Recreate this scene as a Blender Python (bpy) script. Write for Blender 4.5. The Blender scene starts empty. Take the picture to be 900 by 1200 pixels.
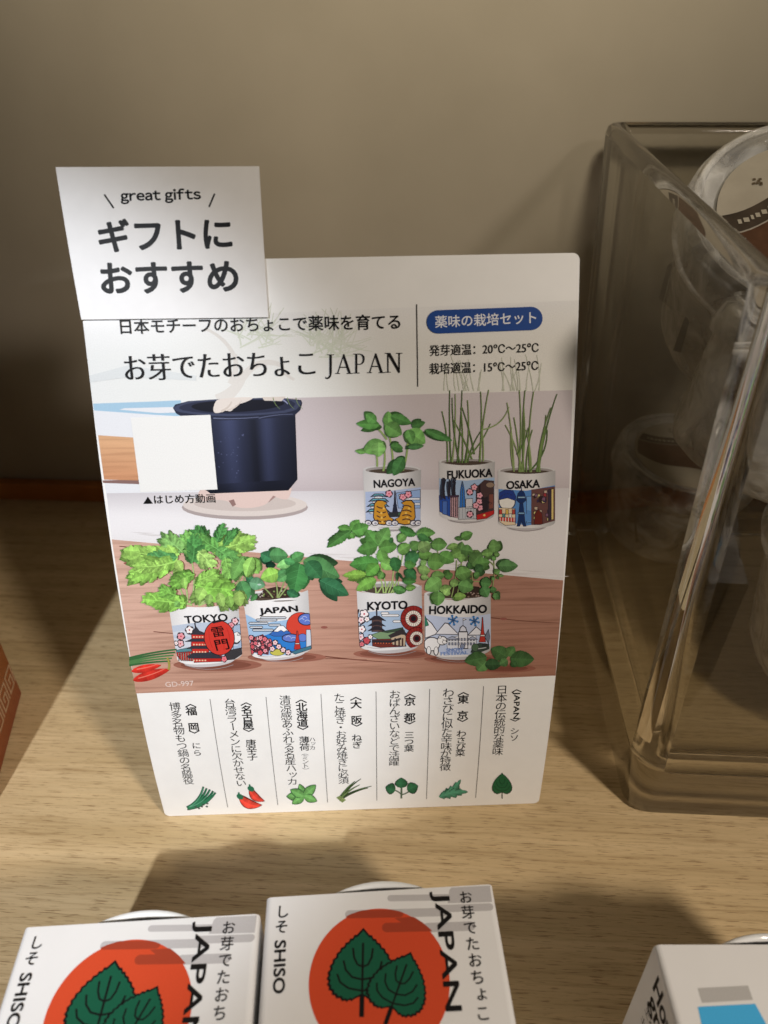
import bpy, bmesh, math, random
from mathutils import Vector, Matrix
from mathutils.geometry import tessellate_polygon
random.seed(7)
scene = bpy.context.scene
COL = scene.collection

# ------------------------------------------------------------------ camera
CAM_H, CAM_P, CAM_R, CAM_Y = 0.2738, 0.62312, -0.01038, -0.06228     # height, pitch, roll, yaw
FOC = 900.0                                                          # focal length over a 900 px wide frame
fw = Vector((math.sin(CAM_Y)*math.cos(CAM_P), math.cos(CAM_Y)*math.cos(CAM_P), -math.sin(CAM_P)))
rt = Vector((math.cos(CAM_Y), -math.sin(CAM_Y), 0))
up = rt.cross(fw)
rt2 = rt*math.cos(CAM_R) + up*math.sin(CAM_R)
up2 = -rt*math.sin(CAM_R) + up*math.cos(CAM_R)
cam_d = bpy.data.cameras.new('camera')
cam_d.sensor_fit = 'HORIZONTAL'; cam_d.sensor_width = 36; cam_d.lens = 36.0
cam_d.clip_start = 0.005; cam_d.clip_end = 20
cam_d.dof.use_dof = True; cam_d.dof.focus_distance = 0.262; cam_d.dof.aperture_fstop = 16
cam = bpy.data.objects.new('camera', cam_d); COL.objects.link(cam)
m = Matrix((rt2, up2, -fw)).transposed().to_4x4(); m.translation = (0, 0, CAM_H)
cam.matrix_world = m
scene.camera = cam
CAMLOC = Vector((0, 0, CAM_H))

# ------------------------------------------------------------------ world, lamps, exposure
w = bpy.data.worlds.new('World'); scene.world = w; w.use_nodes = True
bg = w.node_tree.nodes['Background']; bg.inputs[0].default_value = (1.0, 0.86, 0.68, 1); bg.inputs[1].default_value = 0.03

def spot(name, loc, target, watts, size_deg, blend, radius, color):
    l = bpy.data.lights.new(name, 'SPOT'); l.energy = watts; l.color = color
    l.spot_size = math.radians(size_deg); l.spot_blend = blend; l.shadow_soft_size = radius
    o = bpy.data.objects.new(name, l); COL.objects.link(o); o.location = loc
    o.rotation_euler = (Vector(target)-Vector(loc)).to_track_quat('-Z', 'Y').to_euler()
    return o
spot('ceiling_spot', (-0.20, -0.50, 0.68), (-0.141, 0.199, 0.083), 28.0, 20.2, 0.55, 0.012, (0.95, 1.0, 1.08))
spot('track_spot', (0.50, -0.36, 0.68), (0.04, 0.115, 0.0), 25.0, 46, 1.0, 0.055, (1.0, 0.88, 0.76))
spot('wall_fill_spot', (0.10, -0.45, 1.00), (0.02, 0.39, 0.55), 92.0, 41, 1.0, 0.10, (1.0, 0.88, 0.68))  # added fill light: brightens the upper wall, its cone kept off the card

scene.view_settings.view_transform = 'Standard'; scene.view_settings.look = 'None'
scene.view_settings.exposure = 0.0; scene.view_settings.gamma = 1.0
scene.cycles.use_denoising = True
scene.cycles.max_bounces = 16; scene.cycles.transmission_bounces = 14; scene.cycles.transparent_max_bounces = 16
scene.cycles.glossy_bounces = 8; scene.cycles.diffuse_bounces = 5
scene.cycles.sample_clamp_indirect = 1.5; scene.cycles.blur_glossy = 1.0

# ------------------------------------------------------------------ materials
def s2l(c):
    return tuple((x/12.92 if x <= .04045 else ((x+.055)/1.055)**2.4) for x in [v/255.0 for v in c[:3]])
def lin(c, k=0.84):
    r = s2l(c); return (r[0]*k, r[1]*k, r[2]*k, 1)
def newmat(name):
    m = bpy.data.materials.new(name); m.use_nodes = True
    nt = m.node_tree; b = nt.nodes['Principled BSDF']
    return m, nt, b
def N(nt, t, **kw):
    n = nt.nodes.new(t)
    for k, v in kw.items():
        if k in ('operation', 'blend_type', 'data_type', 'attribute_name', 'noise_dimensions'): setattr(n, k, v)
        else: n.inputs[k].default_value = v
    return n
def ramp(nt, stops):
    r = nt.nodes.new('ShaderNodeValToRGB'); e = r.color_ramp.elements
    while len(e) < len(stops): e.new(0.5)
    for el, (p, c) in zip(e, stops): el.position = p; el.color = c if len(c) == 4 else (*c, 1)
    return r
def mul(nt, a, b, fac=1.0):
    x = nt.nodes.new('ShaderNodeMix'); x.data_type = 'RGBA'; x.blend_type = 'MULTIPLY'; x.inputs[0].default_value = fac
    nt.links.new(a, x.inputs[6]); nt.links.new(b, x.inputs[7]); return x.outputs[2]

def mat_ink(name, rough=0.42, grain=0.06, streak=0, coat=0.0):
    """printed ink: colour from the print, fine halftone grain, optional wood streaks"""
    m, nt, b = newmat(name)
    a = N(nt, 'ShaderNodeAttribute', attribute_name='Col')
    uv = nt.nodes.new('ShaderNodeUVMap'); uv.uv_map = 'mm'
    n = N(nt, 'ShaderNodeTexNoise'); n.inputs['Scale'].default_value = 3.2; n.inputs['Detail'].default_value = 6
    nt.links.new(uv.outputs[0], n.inputs['Vector'])
    r = ramp(nt, [(0.25, (1-grain*1.6,)*3), (0.75, (1+grain*.6,)*3)])
    nt.links.new(n.outputs[0], r.inputs[0])
    c = mul(nt, a.outputs[0], r.outputs[0])
    if streak:
        mp = N(nt, 'ShaderNodeMapping'); mp.inputs['Scale'].default_value = (0.035, 0.75, 1); mp.inputs['Rotation'].default_value = (0, 0, 0.08)
        nt.links.new(uv.outputs[0], mp.inputs[0])
        n2 = N(nt, 'ShaderNodeTexNoise'); n2.inputs['Scale'].default_value = 1.0; n2.inputs['Detail'].default_value = 7; n2.inputs['Distortion'].default_value = .6
        nt.links.new(mp.outputs[0], n2.inputs['Vector'])
        r2 = ramp(nt, [(0.3, (0.62, 0.55, 0.52)), (0.5, (0.97, 0.95, 0.94)), (0.72, (1.14, 1.12, 1.12))])
        nt.links.new(n2.outputs[0], r2.inputs[0])
        c = mul(nt, c, r2.outputs[0], streak)
    nt.links.new(c, b.inputs['Base Color'])
    b.inputs['Roughness'].default_value = rough; b.inputs['Specular IOR Level'].default_value = 0.12
    return m

def mat_wood():
    m, nt, b = newmat('oak_veneer')
    tc = nt.nodes.new('ShaderNodeTexCoord')
    def noise(sc, detail, dist=0.0, rough=.5):
        mp = N(nt, 'ShaderNodeMapping'); mp.inputs['Scale'].default_value = sc
        nt.links.new(tc.outputs['Object'], mp.inputs[0])
        n = N(nt, 'ShaderNodeTexNoise'); n.inputs['Scale'].default_value = 1; n.inputs['Detail'].default_value = detail
        n.inputs['Distortion'].default_value = dist; n.inputs['Roughness'].default_value = rough
        nt.links.new(mp.outputs[0], n.inputs['Vector']); return n.outputs[0]
    broad = ramp(nt, [(0.3, (0.50, 0.365, 0.190)), (0.55, (0.585, 0.435, 0.238)), (0.75, (0.64, 0.485, 0.275))])
    nt.links.new(noise((6, 120, 1), 4, .4), broad.inputs[0])
    mid = ramp(nt, [(0.30, (0.72, 0.67, 0.60)), (0.48, (0.98, 0.98, 0.98)), (0.75, (1.10, 1.09, 1.08))])
    nt.links.new(noise((24, 640, 1), 6, .3, .65), mid.inputs[0])
    pores = ramp(nt, [(0.33, (0.42, 0.35, 0.28)), (0.44, (1, 1, 1))])
    nt.links.new(noise((120, 1900, 1), 3, .1, .6), pores.inputs[0])
    c = mul(nt, broad.outputs[0], mid.outputs[0]); c = mul(nt, c, pores.outputs[0], .8)
    nt.links.new(c, b.inputs['Base Color'])
    b.inputs['Roughness'].default_value = 0.5; b.inputs['Specular IOR Level'].default_value = 0.3
    bp = N(nt, 'ShaderNodeBump'); bp.inputs['Strength'].default_value = 0.12; bp.inputs['Distance'].default_value = 0.0003
    nt.links.new(noise((85, 1500, 1), 3), bp.inputs['Height']); nt.links.new(bp.outputs[0], b.inputs['Normal'])
    return m

def mat_noise(name, c1, c2, scale, rough=.6, spec=.3, bump=0.0):
    m, nt, b = newmat(name)
    tc = nt.nodes.new('ShaderNodeTexCoord')
    n = N(nt, 'ShaderNodeTexNoise'); n.inputs['Scale'].default_value = scale; n.inputs['Detail'].default_value = 5
    nt.links.new(tc.outputs['Object'], n.inputs['Vector'])
    r = ramp(nt, [(0.3, c1), (0.7, c2)]); nt.links.new(n.outputs[0], r.inputs[0])
    nt.links.new(r.outputs[0], b.inputs['Base Color'])
    b.inputs['Roughness'].default_value = rough; b.inputs['Specular IOR Level'].default_value = spec
    if bump:
        bp = N(nt, 'ShaderNodeBump'); bp.inputs['Strength'].default_value = bump; bp.inputs['Distance'].default_value = 0.0004
        nt.links.new(n.outputs[0], bp.inputs['Height']); nt.links.new(bp.outputs[0], b.inputs['Normal'])
    return m

M_WOOD = mat_wood()
M_WALL = mat_noise('painted_wall', (0.325, 0.288, 0.228), (0.372, 0.33, 0.265), 14, .8, .2, .12)
M_RAIL = mat_noise('dark_wood_rail', (0.42, 0.15, 0.03), (0.52, 0.20, 0.05), 60, .5)
M_INK = mat_ink('printed_ink')
M_INKW = mat_ink('printed_wood_ink', streak=0.65)
M_BLACK = mat_noise('black_ink', (0.012, 0.011, 0.011), (0.018, 0.017, 0.017), 400, .4)
M_CARD = mat_noise('white_card_stock', (0.80, 0.80, 0.785), (0.83, 0.83, 0.815), 120, .38, .35)
M_STICK = mat_noise('white_sticker_paper', (0.77, 0.765, 0.76), (0.80, 0.795, 0.79), 200, .5, .3)
M_SLEEVE = mat_noise('white_carton', (0.76, 0.755, 0.745), (0.80, 0.795, 0.785), 38, .5, .35, .16)
M_CERAM = mat_noise('white_glazed_ceramic', (0.78, 0.79, 0.78), (0.82, 0.83, 0.82), 20, .08, .5)
M_BOXINK = mat_ink('carton_ink', rough=.5, grain=.06)
M_KRAFT = mat_noise('card_back', (0.62, 0.60, 0.56), (0.66, 0.64, 0.6), 150, .7)
def mat_orange():
    m, nt, b = newmat('orange_carton')
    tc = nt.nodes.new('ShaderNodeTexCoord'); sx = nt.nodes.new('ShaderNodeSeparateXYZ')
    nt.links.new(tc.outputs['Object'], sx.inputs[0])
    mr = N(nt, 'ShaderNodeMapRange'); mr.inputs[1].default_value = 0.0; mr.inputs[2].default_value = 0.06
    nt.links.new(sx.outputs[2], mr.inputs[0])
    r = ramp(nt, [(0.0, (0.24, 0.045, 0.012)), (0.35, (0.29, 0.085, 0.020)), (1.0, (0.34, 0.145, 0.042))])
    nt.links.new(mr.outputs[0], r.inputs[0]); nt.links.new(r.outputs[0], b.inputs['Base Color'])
    b.inputs['Roughness'].default_value = .35
    return m
M_ORANGE = mat_orange()
def mat_glass_edge(tint=(0.88, 0.88, 0.86), name='thick_glass'):
    """the thick rim, corners and foot, where the glass bends what is seen through it"""
    m, nt, b = newmat(name)
    b.inputs['Base Color'].default_value = (*tint, 1); b.inputs['Transmission Weight'].default_value = 1.0
    b.inputs['IOR'].default_value = 1.5; b.inputs['Roughness'].default_value = 0.0
    return m
def mat_glass_pane():
    """the flat walls: straight through, a little grey at each surface, with Fresnel reflections"""
    m, nt, b = newmat('glass_wall'); nt.nodes.remove(b)
    tr = nt.nodes.new('ShaderNodeBsdfTransparent'); tr.inputs[0].default_value = (0.885, 0.88, 0.855, 1)
    gl = nt.nodes.new('ShaderNodeBsdfGlossy'); gl.inputs['Roughness'].default_value = 0.02
    lw = nt.nodes.new('ShaderNodeLayerWeight'); lw.inputs[0].default_value = .5       # Schlick: the same from both sides of the pane
    pw = N(nt, 'ShaderNodeMath', operation='POWER'); nt.links.new(lw.outputs['Facing'], pw.inputs[0]); pw.inputs[1].default_value = 5
    fr = N(nt, 'ShaderNodeMath', operation='MULTIPLY_ADD'); nt.links.new(pw.outputs[0], fr.inputs[0]); fr.inputs[1].default_value = .9; fr.inputs[2].default_value = .04
    mx = nt.nodes.new('ShaderNodeMixShader'); nt.links.new(fr.outputs[0], mx.inputs[0]); nt.links.new(tr.outputs[0], mx.inputs[1]); nt.links.new(gl.outputs[0], mx.inputs[2])
    nt.links.new(mx.outputs[0], nt.nodes['Material Output'].inputs['Surface'])
    return m
M_GLASS = mat_glass_edge(); M_PANE = mat_glass_pane()
M_FOOT = mat_glass_edge((0.34, 0.31, 0.26), 'glass_foot'); M_RIM = mat_glass_edge((0.50, 0.475, 0.42), 'glass_rim')     # seen along a greater length of glass
def mat_plastic():
    m, nt, b = newmat('clear_plastic')
    b.inputs['Base Color'].default_value = (0.9, 0.9, 0.89, 1); b.inputs['Roughness'].default_value = 0.06
    b.inputs['Specular IOR Level'].default_value = 0.9
    n = N(nt, 'ShaderNodeTexNoise'); n.inputs['Scale'].default_value = 70; n.inputs['Detail'].default_value = 5; n.inputs['Distortion'].default_value = 1.2
    tc = nt.nodes.new('ShaderNodeTexCoord'); nt.links.new(tc.outputs['Object'], n.inputs['Vector'])
    lw = N(nt, 'ShaderNodeLayerWeight'); lw.inputs[0].default_value = 0.35
    ad = N(nt, 'ShaderNodeMath', operation='MULTIPLY_ADD'); nt.links.new(lw.outputs['Facing'], ad.inputs[0]); ad.inputs[1].default_value = 0.55
    mr = N(nt, 'ShaderNodeMapRange'); mr.inputs[1].default_value = .35; mr.inputs[2].default_value = .75; mr.inputs[3].default_value = 0.06; mr.inputs[4].default_value = 0.58
    nt.links.new(n.outputs[0], mr.inputs[0]); nt.links.new(mr.outputs[0], ad.inputs[2])
    nt.links.new(ad.outputs[0], b.inputs['Alpha'])
    bp = N(nt, 'ShaderNodeBump'); bp.inputs['Strength'].default_value = .8; bp.inputs['Distance'].default_value = .003
    nt.links.new(n.outputs[0], bp.inputs['Height']); nt.links.new(bp.outputs[0], b.inputs['Normal'])
    return m
M_PLAST = mat_plastic()
M_LABEL = mat_noise('cream_label', (0.40, 0.36, 0.29), (0.48, 0.44, 0.36), 80, .5)
M_CHOC = mat_noise('chocolate_label', (0.06, 0.025, 0.012), (0.11, 0.05, 0.025), 160, .4)
M_DARKLABEL = mat_noise('dark_brown_label', (0.03, 0.022, 0.016), (0.07, 0.05, 0.035), 120, .4)
M_FOIL = mat_noise('crumpled_silver_film', (0.40, 0.40, 0.42), (0.82, 0.82, 0.84), 70, .18, .8, 1.0)
M_FOIL.node_tree.nodes['Principled BSDF'].inputs['Metallic'].default_value = .15

# ------------------------------------------------------------------ object helpers
def link_mesh(name, bm, mat, parent=None, smooth=False):
    me = bpy.data.meshes.new(name); bm.to_mesh(me); bm.free()
    me.materials.append(mat)
    if smooth:
        for p in me.polygons: p.use_smooth = True
    o = bpy.data.objects.new(name, me); COL.objects.link(o)
    if parent: o.parent = parent
    return o
def thing(name, label, cat, loc=(0, 0, 0), rz=0, group=None):
    o = bpy.data.objects.new(name, None); COL.objects.link(o); o.empty_display_size = .01
    o.location = loc; o.rotation_euler = (0, 0, rz); o['label'] = label; o['category'] = cat
    if group: o['group'] = group
    return o
def tag(o, label, cat, group=None):
    o['label'] = label; o['category'] = cat
    if group: o['group'] = group
    return o
def copy_tree(o, parent=None):
    c = o.copy(); COL.objects.link(c)
    if parent: c.parent = parent
    for ch in list(o.children): copy_tree(ch, c)
    return c
def box_bm(x0, x1, y0, y1, z0, z1, bevel=0.0, seg=2):
    bm = bmesh.new(); bmesh.ops.create_cube(bm, size=1)
    for v in bm.verts:
        v.co = Vector(((x0+x1)/2+v.co.x*(x1-x0), (y0+y1)/2+v.co.y*(y1-y0), (z0+z1)/2+v.co.z*(z1-z0)))
    if bevel: bmesh.ops.bevel(bm, geom=bm.edges[:], offset=bevel, segments=seg, affect='EDGES', profile=.5)
    return bm
def lathe_bm(profile, n=64, closed=False):
    bm = bmesh.new(); rings = []
    for r, z in profile:
        rings.append([bm.verts.new((r*math.cos(2*math.pi*i/n), r*math.sin(2*math.pi*i/n), z)) for i in range(n)] if r > 1e-6 else [bm.verts.new((0, 0, z))])
    pairs = list(zip(rings[:-1], rings[1:])) + ([(rings[-1], rings[0])] if closed else [])
    for a, b in pairs:
        for i in range(n):
            j = (i+1) % n
            f = [a[i % len(a)], a[j % len(a)], b[j % len(b)], b[i % len(b)]]
            f2 = []
            for v in f:
                if v not in f2: f2.append(v)
            if len(f2) > 2: bm.faces.new(f2)
    bmesh.ops.recalc_face_normals(bm, faces=bm.faces[:])
    return bm

# ------------------------------------------------------------------ printed surfaces
class Surface:
    """a sheet that print lies on: (u, v, height above it) in metres to a point, and a seen direction back to (u, v)"""
    vstep = None
    def uv(self, px, py, it=12):
        u, v = self.guess
        for _ in range(it):
            x, y = project(self.S(u, v)); e = 1e-5
            xu, yu = project(self.S(u+e, v)); xv, yv = project(self.S(u, v+e))
            a, b, c, d = (xu-x)/e, (xv-x)/e, (yu-y)/e, (yv-y)/e
            det = a*d-b*c; rx, ry = px-x, py-y
            du, dv = (d*rx-b*ry)/det, (-c*rx+a*ry)/det
            u += du; v += dv
            if abs(du)+abs(dv) < 1e-8: break
        return (u, v)
def project(P):
    d = P-CAMLOC; z = d.dot(fw)
    return 450+FOC*d.dot(rt2)/z, 600-FOC*d.dot(up2)/z
class BowedCard(Surface):
    W, H = .148, .210
    x0, y0, a, t0, k = -0.0246, 0.1774, 0.0898, 0.0259, 2.0465
    guess = (.07, .1); vstep = .006
    def S(self, u, v, h=0.0):
        th = self.t0+self.k*v
        y = (math.cos(self.t0)-math.cos(th))/self.k - h*math.cos(th)
        z = (math.sin(th)-math.sin(self.t0))/self.k + h*math.sin(th)
        s = u-self.W/2; ca, sa = math.cos(self.a), math.sin(self.a)
        return Vector((self.x0+s*ca-y*sa, self.y0+s*sa+y*ca, z+.0002))
class Flat(Surface):
    def __init__(self, o, eu, ev):
        self.o, self.eu, self.ev = Vector(o), Vector(eu).normalized(), Vector(ev).normalized()
        self.n = self.eu.cross(self.ev).normalized(); self.guess = (.03, .0)
    def S(self, u, v, h=0.0): return self.o+self.eu*u+self.ev*v+self.n*h

_glyph = {}
def glyph_mesh(text, bold=0.0):
    key = (text, round(bold, 4))
    if key in _glyph: return _glyph[key]
    c = bpy.data.curves.new('t', 'FONT'); c.body = text; c.offset = bold; c.resolution_u = 4
    o = bpy.data.objects.new('t', c); COL.objects.link(o)
    dg = bpy.context.evaluated_depsgraph_get(); dg.update()
    me = bpy.data.meshes.new_from_object(o.evaluated_get(dg))
    r = ([(v.co.x, v.co.y) for v in me.vertices], [tuple(p.vertices) for p in me.polygons])
    bpy.data.objects.remove(o); bpy.data.curves.remove(c); bpy.data.meshes.remove(me)
    _glyph[key] = r; return r

INKSTEP = 3e-6
HS = 0.34          # the ink lies in sheets a micron or so apart
def ring(bold, em):
    if bold <= 0: return [(0, 0)]
    return [(bold*em.x*math.cos(t), bold*em.y*math.sin(t)) for t in (math.radians(22+45*i) for i in range(8))]
class Print:
    def __init__(self, surf, h0=2e-5, Z=None):
        self.s, self.h = surf, h0
        self.Z = Z or (lambda x, y: (x, y)); self.polys = []; self.clip = None; self.ol = None
    def zoom(self, ox, oy, s): self.Z = lambda x, y: (ox+x/s, oy+y/s); return self
    def P(self, p): return self.s.uv(*self.Z(*p))
    def face(self, uvs, col, h=None):
        self.polys.append((uvs, col, (self.h if h is None else h)*HS))
    def up(self, n=1): self.h += INKSTEP*n
    def poly(self, pts, col, cols=None, clip=True):
        """pts in seen coordinates, concave allowed"""
        if self.clip is not None and clip and cols is None:
            pts = clip_poly(pts, self.clip)
            if len(pts) < 3: return
        uvs = [self.P(p) for p in pts]
        for tri in tessellate_polygon([[Vector((u, v, 0)) for u, v in uvs]]):
            self.face([uvs[i] for i in tri], [cols[i] for i in tri] if cols else col)
        self.up()
        if self.ol and cols is None:
            ar = abs(sum(pts[i][0]*pts[(i+1) % len(pts)][1]-pts[(i+1) % len(pts)][0]*pts[i][1] for i in range(len(pts))))/2
            if 120 < ar < 9000:
                w_ = self.ol[0]/2
                for i in range(len(pts)):                # each edge inked with a fine dark line
                    a, b = pts[i], pts[(i+1) % len(pts)]; dx, dy = b[0]-a[0], b[1]-a[1]; l = math.hypot(dx, dy)
                    if l < .3: continue
                    nx, ny = -dy/l*w_, dx/l*w_; ex, ey = dx/l*w_*.5, dy/l*w_*.5
                    q = [self.P(p) for p in ((a[0]+nx-ex, a[1]+ny-ey), (b[0]+nx+ex, b[1]+ny+ey), (b[0]-nx+ex, b[1]-ny+ey), (a[0]-nx-ex, a[1]-ny-ey))]
                    self.face(q, self.ol[1], self.h+INKSTEP*(i % 2)*.5)
                self.up()
    def uvpoly(self, uvs, col):
        for tri in tessellate_polygon([[Vector((u, v, 0)) for u, v in uvs]]): self.face([uvs[i] for i in tri], col)
        self.up()
    def grid(self, quad, nx, ny, fn, edge=None):
        (a, b, c, d) = quad                      # top left, top right, bottom right, bottom left (seen coordinates)
        g = []
        for j in range(ny+1):
            row = []
            for i in range(nx+1):
                s, t = i/nx, j/ny
                x = (a[0]*(1-s)+b[0]*s)*(1-t)+(d[0]*(1-s)+c[0]*s)*t
                y = (a[1]*(1-s)+b[1]*s)*(1-t)+(d[1]*(1-s)+c[1]*s)*t
                row.append((self.P((x, y)), fn(s, t)))
            g.append(row)
        for j in range(ny):
            for i in range(nx):
                q = [g[j][i], g[j+1][i], g[j+1][i+1], g[j][i+1]]
                self.face([p[0] for p in q], [p[1] for p in q])
        self.up()
    def disc(self, c, r, col, ry=None, rot=0, n=28, a0=0, a1=2*math.pi):
        ry = ry or r; cr, sr = math.cos(rot), math.sin(rot)
        full = abs(a1-a0-2*math.pi) < 1e-6
        pts = []
        for i in range(n if full else n+1):
            t = a0+(a1-a0)*i/n; x, y = r*math.cos(t), ry*math.sin(t)
            pts.append((c[0]+x*cr-y*sr, c[1]+x*sr+y*cr))
        self.poly(pts, col)
    def soft(self, pts, col, n=2):
        for _ in range(n):
            o = []
            for i in range(len(pts)):
                p, q = pts[i], pts[(i+1) % len(pts)]; o += [(p[0]*.75+q[0]*.25, p[1]*.75+q[1]*.25), (p[0]*.25+q[0]*.75, p[1]*.25+q[1]*.75)]
            pts = o
        self.poly(pts, col)
    def stroke(self, pts, w0, col, w1=None):
        w1 = w0 if w1 is None else w1; L, R_ = [], []; n = len(pts)
        for i, p in enumerate(pts):
            a = pts[max(0, i-1)]; b = pts[min(n-1, i+1)]
            dx, dy = b[0]-a[0], b[1]-a[1]; l = math.hypot(dx, dy) or 1
            w_ = (w0+(w1-w0)*i/(n-1))/2
            L.append((p[0]-dy/l*w_, p[1]+dx/l*w_)); R_.append((p[0]+dy/l*w_, p[1]-dx/l*w_))
        self.poly(L+R_[::-1], col)
    def curve(self, a, b, bend, w0, col, w1=None, n=7):
        pts = []
        for i in range(n+1):
            t = i/n; k = 4*t*(1-t)*bend; dx, dy = b[0]-a[0], b[1]-a[1]
            pts.append((a[0]+dx*t-dy*k, a[1]+dy*t+dx*k))
        self.stroke(pts, w0, col, w1)
    def flower(self, c, r, col, mid=(200, 60, 80), line=(70, 40, 45)):
        for k, (f, cc) in enumerate(((1.12, line), (1.0, col))):
            pts = []
            ph = random.random()
            for i in range(40):
                t = 2*math.pi*i/40; rr = r*f*(.72+.28*abs(math.sin(2.5*(t+ph))))
                pts.append((c[0]+rr*math.cos(t), c[1]+rr*math.sin(t)))
            ph0 = ph
            self.poly(pts, cc)
        self.disc(c, r*.22, mid, n=8)
    def cloud(self, x0, x1, y, h, col):
        self.poly([(x0+h/2, y-h/2), (x1-h/2, y-h/2), (x1, y), (x1-h/2, y+h/2), (x0+h/2, y+h/2), (x0, y)], col)
    def leaves(self, items, freq, bend=0.0):
        for b, t, wr, c, j in items:              # the darker leaves behind
            for _ in range(2):
                o = (random.uniform(-26, 26), random.uniform(-14, 22)); a_ = random.uniform(-.5, .5); dx, dy = (t[0]-b[0])*.8, (t[1]-b[1])*.8
                self.leaf((b[0]+o[0]*.5, b[1]+o[1]*.5), (b[0]+o[0]+dx*math.cos(a_)-dy*math.sin(a_), b[1]+o[1]+dx*math.sin(a_)+dy*math.cos(a_)), wr, tuple(x*.70 for x in c), j, freq, False, random.uniform(-bend, bend))
        for b, t, wr, c, j in items: self.leaf(b, t, wr, c, j, freq, True, random.uniform(-bend, bend))
    def frill(self, b, t, wr, col, bend=0.0):
        """a feathery leaf: a midrib with toothed lobes down both sides"""
        dx, dy = t[0]-b[0], t[1]-b[1]; L = math.hypot(dx, dy); ux, uy = dx/L, dy/L; n = max(5, int(L/26))
        self.leaf(b, t, wr*.62, tuple(c*.9 for c in col), .25, 7, False, bend, 1, 16)
        order = [(i, sg) for i in range(n) for sg in (1, -1)]; random.shuffle(order)
        for i, sg in order:
            f = (i+.6)/n*.92; k = 4*f*(1-f)*bend; p = (b[0]+dx*f-dy*k, b[1]+dy*f+dx*k)
            a_ = sg*random.uniform(.55, 1.05)*(1.15-f*.6); ll = L*wr*(.45+.75*math.sin(math.pi*min(1, f*.9+.12)))*random.uniform(.8, 1.15)
            vx, vy = ux*math.cos(a_)-uy*math.sin(a_), ux*math.sin(a_)+uy*math.cos(a_)
            tone = random.uniform(.84, 1.14)
            self.leaf(p, (p[0]+vx*ll, p[1]+vy*ll), .34, tuple(c*tone for c in col), .4, 4, False, sg*.08, 1, 12)
        self.leaf((b[0]+dx*.7, b[1]+dy*.7), t, .4, tuple(c*1.06 for c in col), .4, 5, False, 0, 1, 12)
        self.curve(b, (b[0]+dx*.85, b[1]+dy*.85), bend*.7, L*.03+2, tuple(min(250, c*1.15+14) for c in col), 1)
    def leaf(self, b, t, wr, col, jag=0.0, freq=6, vein=True, bend=0.0, tone=None, n=30):
        dx, dy = t[0]-b[0], t[1]-b[1]; L = math.hypot(dx, dy)
        k0 = random.uniform(.9, 1.1) if tone is None else tone
        sides = []; mid = []
        for i in range(n+1):
            s = i/n; k = 4*s*(1-s)*bend
            mid.append((b[0]+dx*s-dy*k, b[1]+dy*s+dx*k))
        for sg in (1, -1):
            o = []
            for i in range(n+1):
                s = i/n; wd = wr*L*max(0, math.sin(math.pi*s**.82))**.75
                ph = (s*freq+random.uniform(-.06, .06)) % 1.0
                wd *= 1-jag*(1-ph if sg > 0 else 1-ph)
                o.append((mid[i][0]-dy/L*wd*sg, mid[i][1]+dx/L*wd*sg))
            sides.append(o)
        col = tuple(min(250, c*1.0+3) for c in col)
        lt, dk = k0*random.uniform(1.04, 1.14), k0*random.uniform(.90, .98)
        if random.random() < .5: lt, dk = dk, lt
        mm = [self.P(p) for p in mid]
        for o, k in ((sides[0], lt), (sides[1], dk)):
            oo = [self.P(p) for p in o]
            for i in range(n):
                s = i/n; ka = k*(1.10-.25*abs(s-.45)+random.uniform(-.05, .05)); kb = k*(.93+.09*math.sin(s*17)+random.uniform(-.06, .06))
                ca = tuple(c*ka for c in col); cb = tuple(c*kb for c in col)
                self.face([mm[i], mm[i+1], oo[i+1], oo[i]], [ca, ca, cb, cb])
        self.up()
        if vein:
            vc = tuple(min(255, c*k0*1.12+12) for c in col)
            self.stroke(mid[:-3], L*.02, vc, L*.006)
            for sg in (0, 1):
                for f in (.2, .4, .6):
                    i = int(n*f); j = min(n, i+int(n*.2)); p, q_ = mid[i], sides[sg][j]
                    self.stroke([p, (p[0]+(q_[0]-p[0])*.85, p[1]+(q_[1]-p[1])*.85)], L*.013, vc, L*.003)
    # --- writing
    def text(self, text, left, right, h, col=(9, 8, 8), bold=0.0, side=False, thickx=None):
        """fit the lettering's own box between two seen base points; h = its seen height"""
        vs, fs = glyph_mesh(text, min(0, bold))
        a, b = Vector(self.P(left)), Vector(self.P(right)); d = b-a
        mx, my = (left[0]+right[0])/2, (left[1]+right[1])/2
        if side: t = Vector(self.P((mx+h, my)))-Vector(self.P((mx, my)))
        else: t = Vector(self.P((mx, my-h)))-Vector(self.P((mx, my)))
        nrm = Vector((-d.y, d.x)).normalized(); hh = abs(t.dot(nrm))
        x0 = min(v[0] for v in vs); x1 = max(v[0] for v in vs); y0 = min(v[1] for v in vs); y1 = max(v[1] for v in vs)
        pos = [a+d*((v[0]-x0)/(x1-x0))+nrm*hh*((v[1]-y0)/(y1-y0)) for v in vs]
        em = Vector((d.length/(x1-x0), hh/(y1-y0))); dn = d.normalized()
        for ox, oy in [(o, 0) for o in thickx] if thickx else ring(bold, em):
            sh = dn*ox+nrm*oy
            for f in fs: self.face([tuple(pos[i]+sh) for i in f], col)
            self.up()
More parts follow.
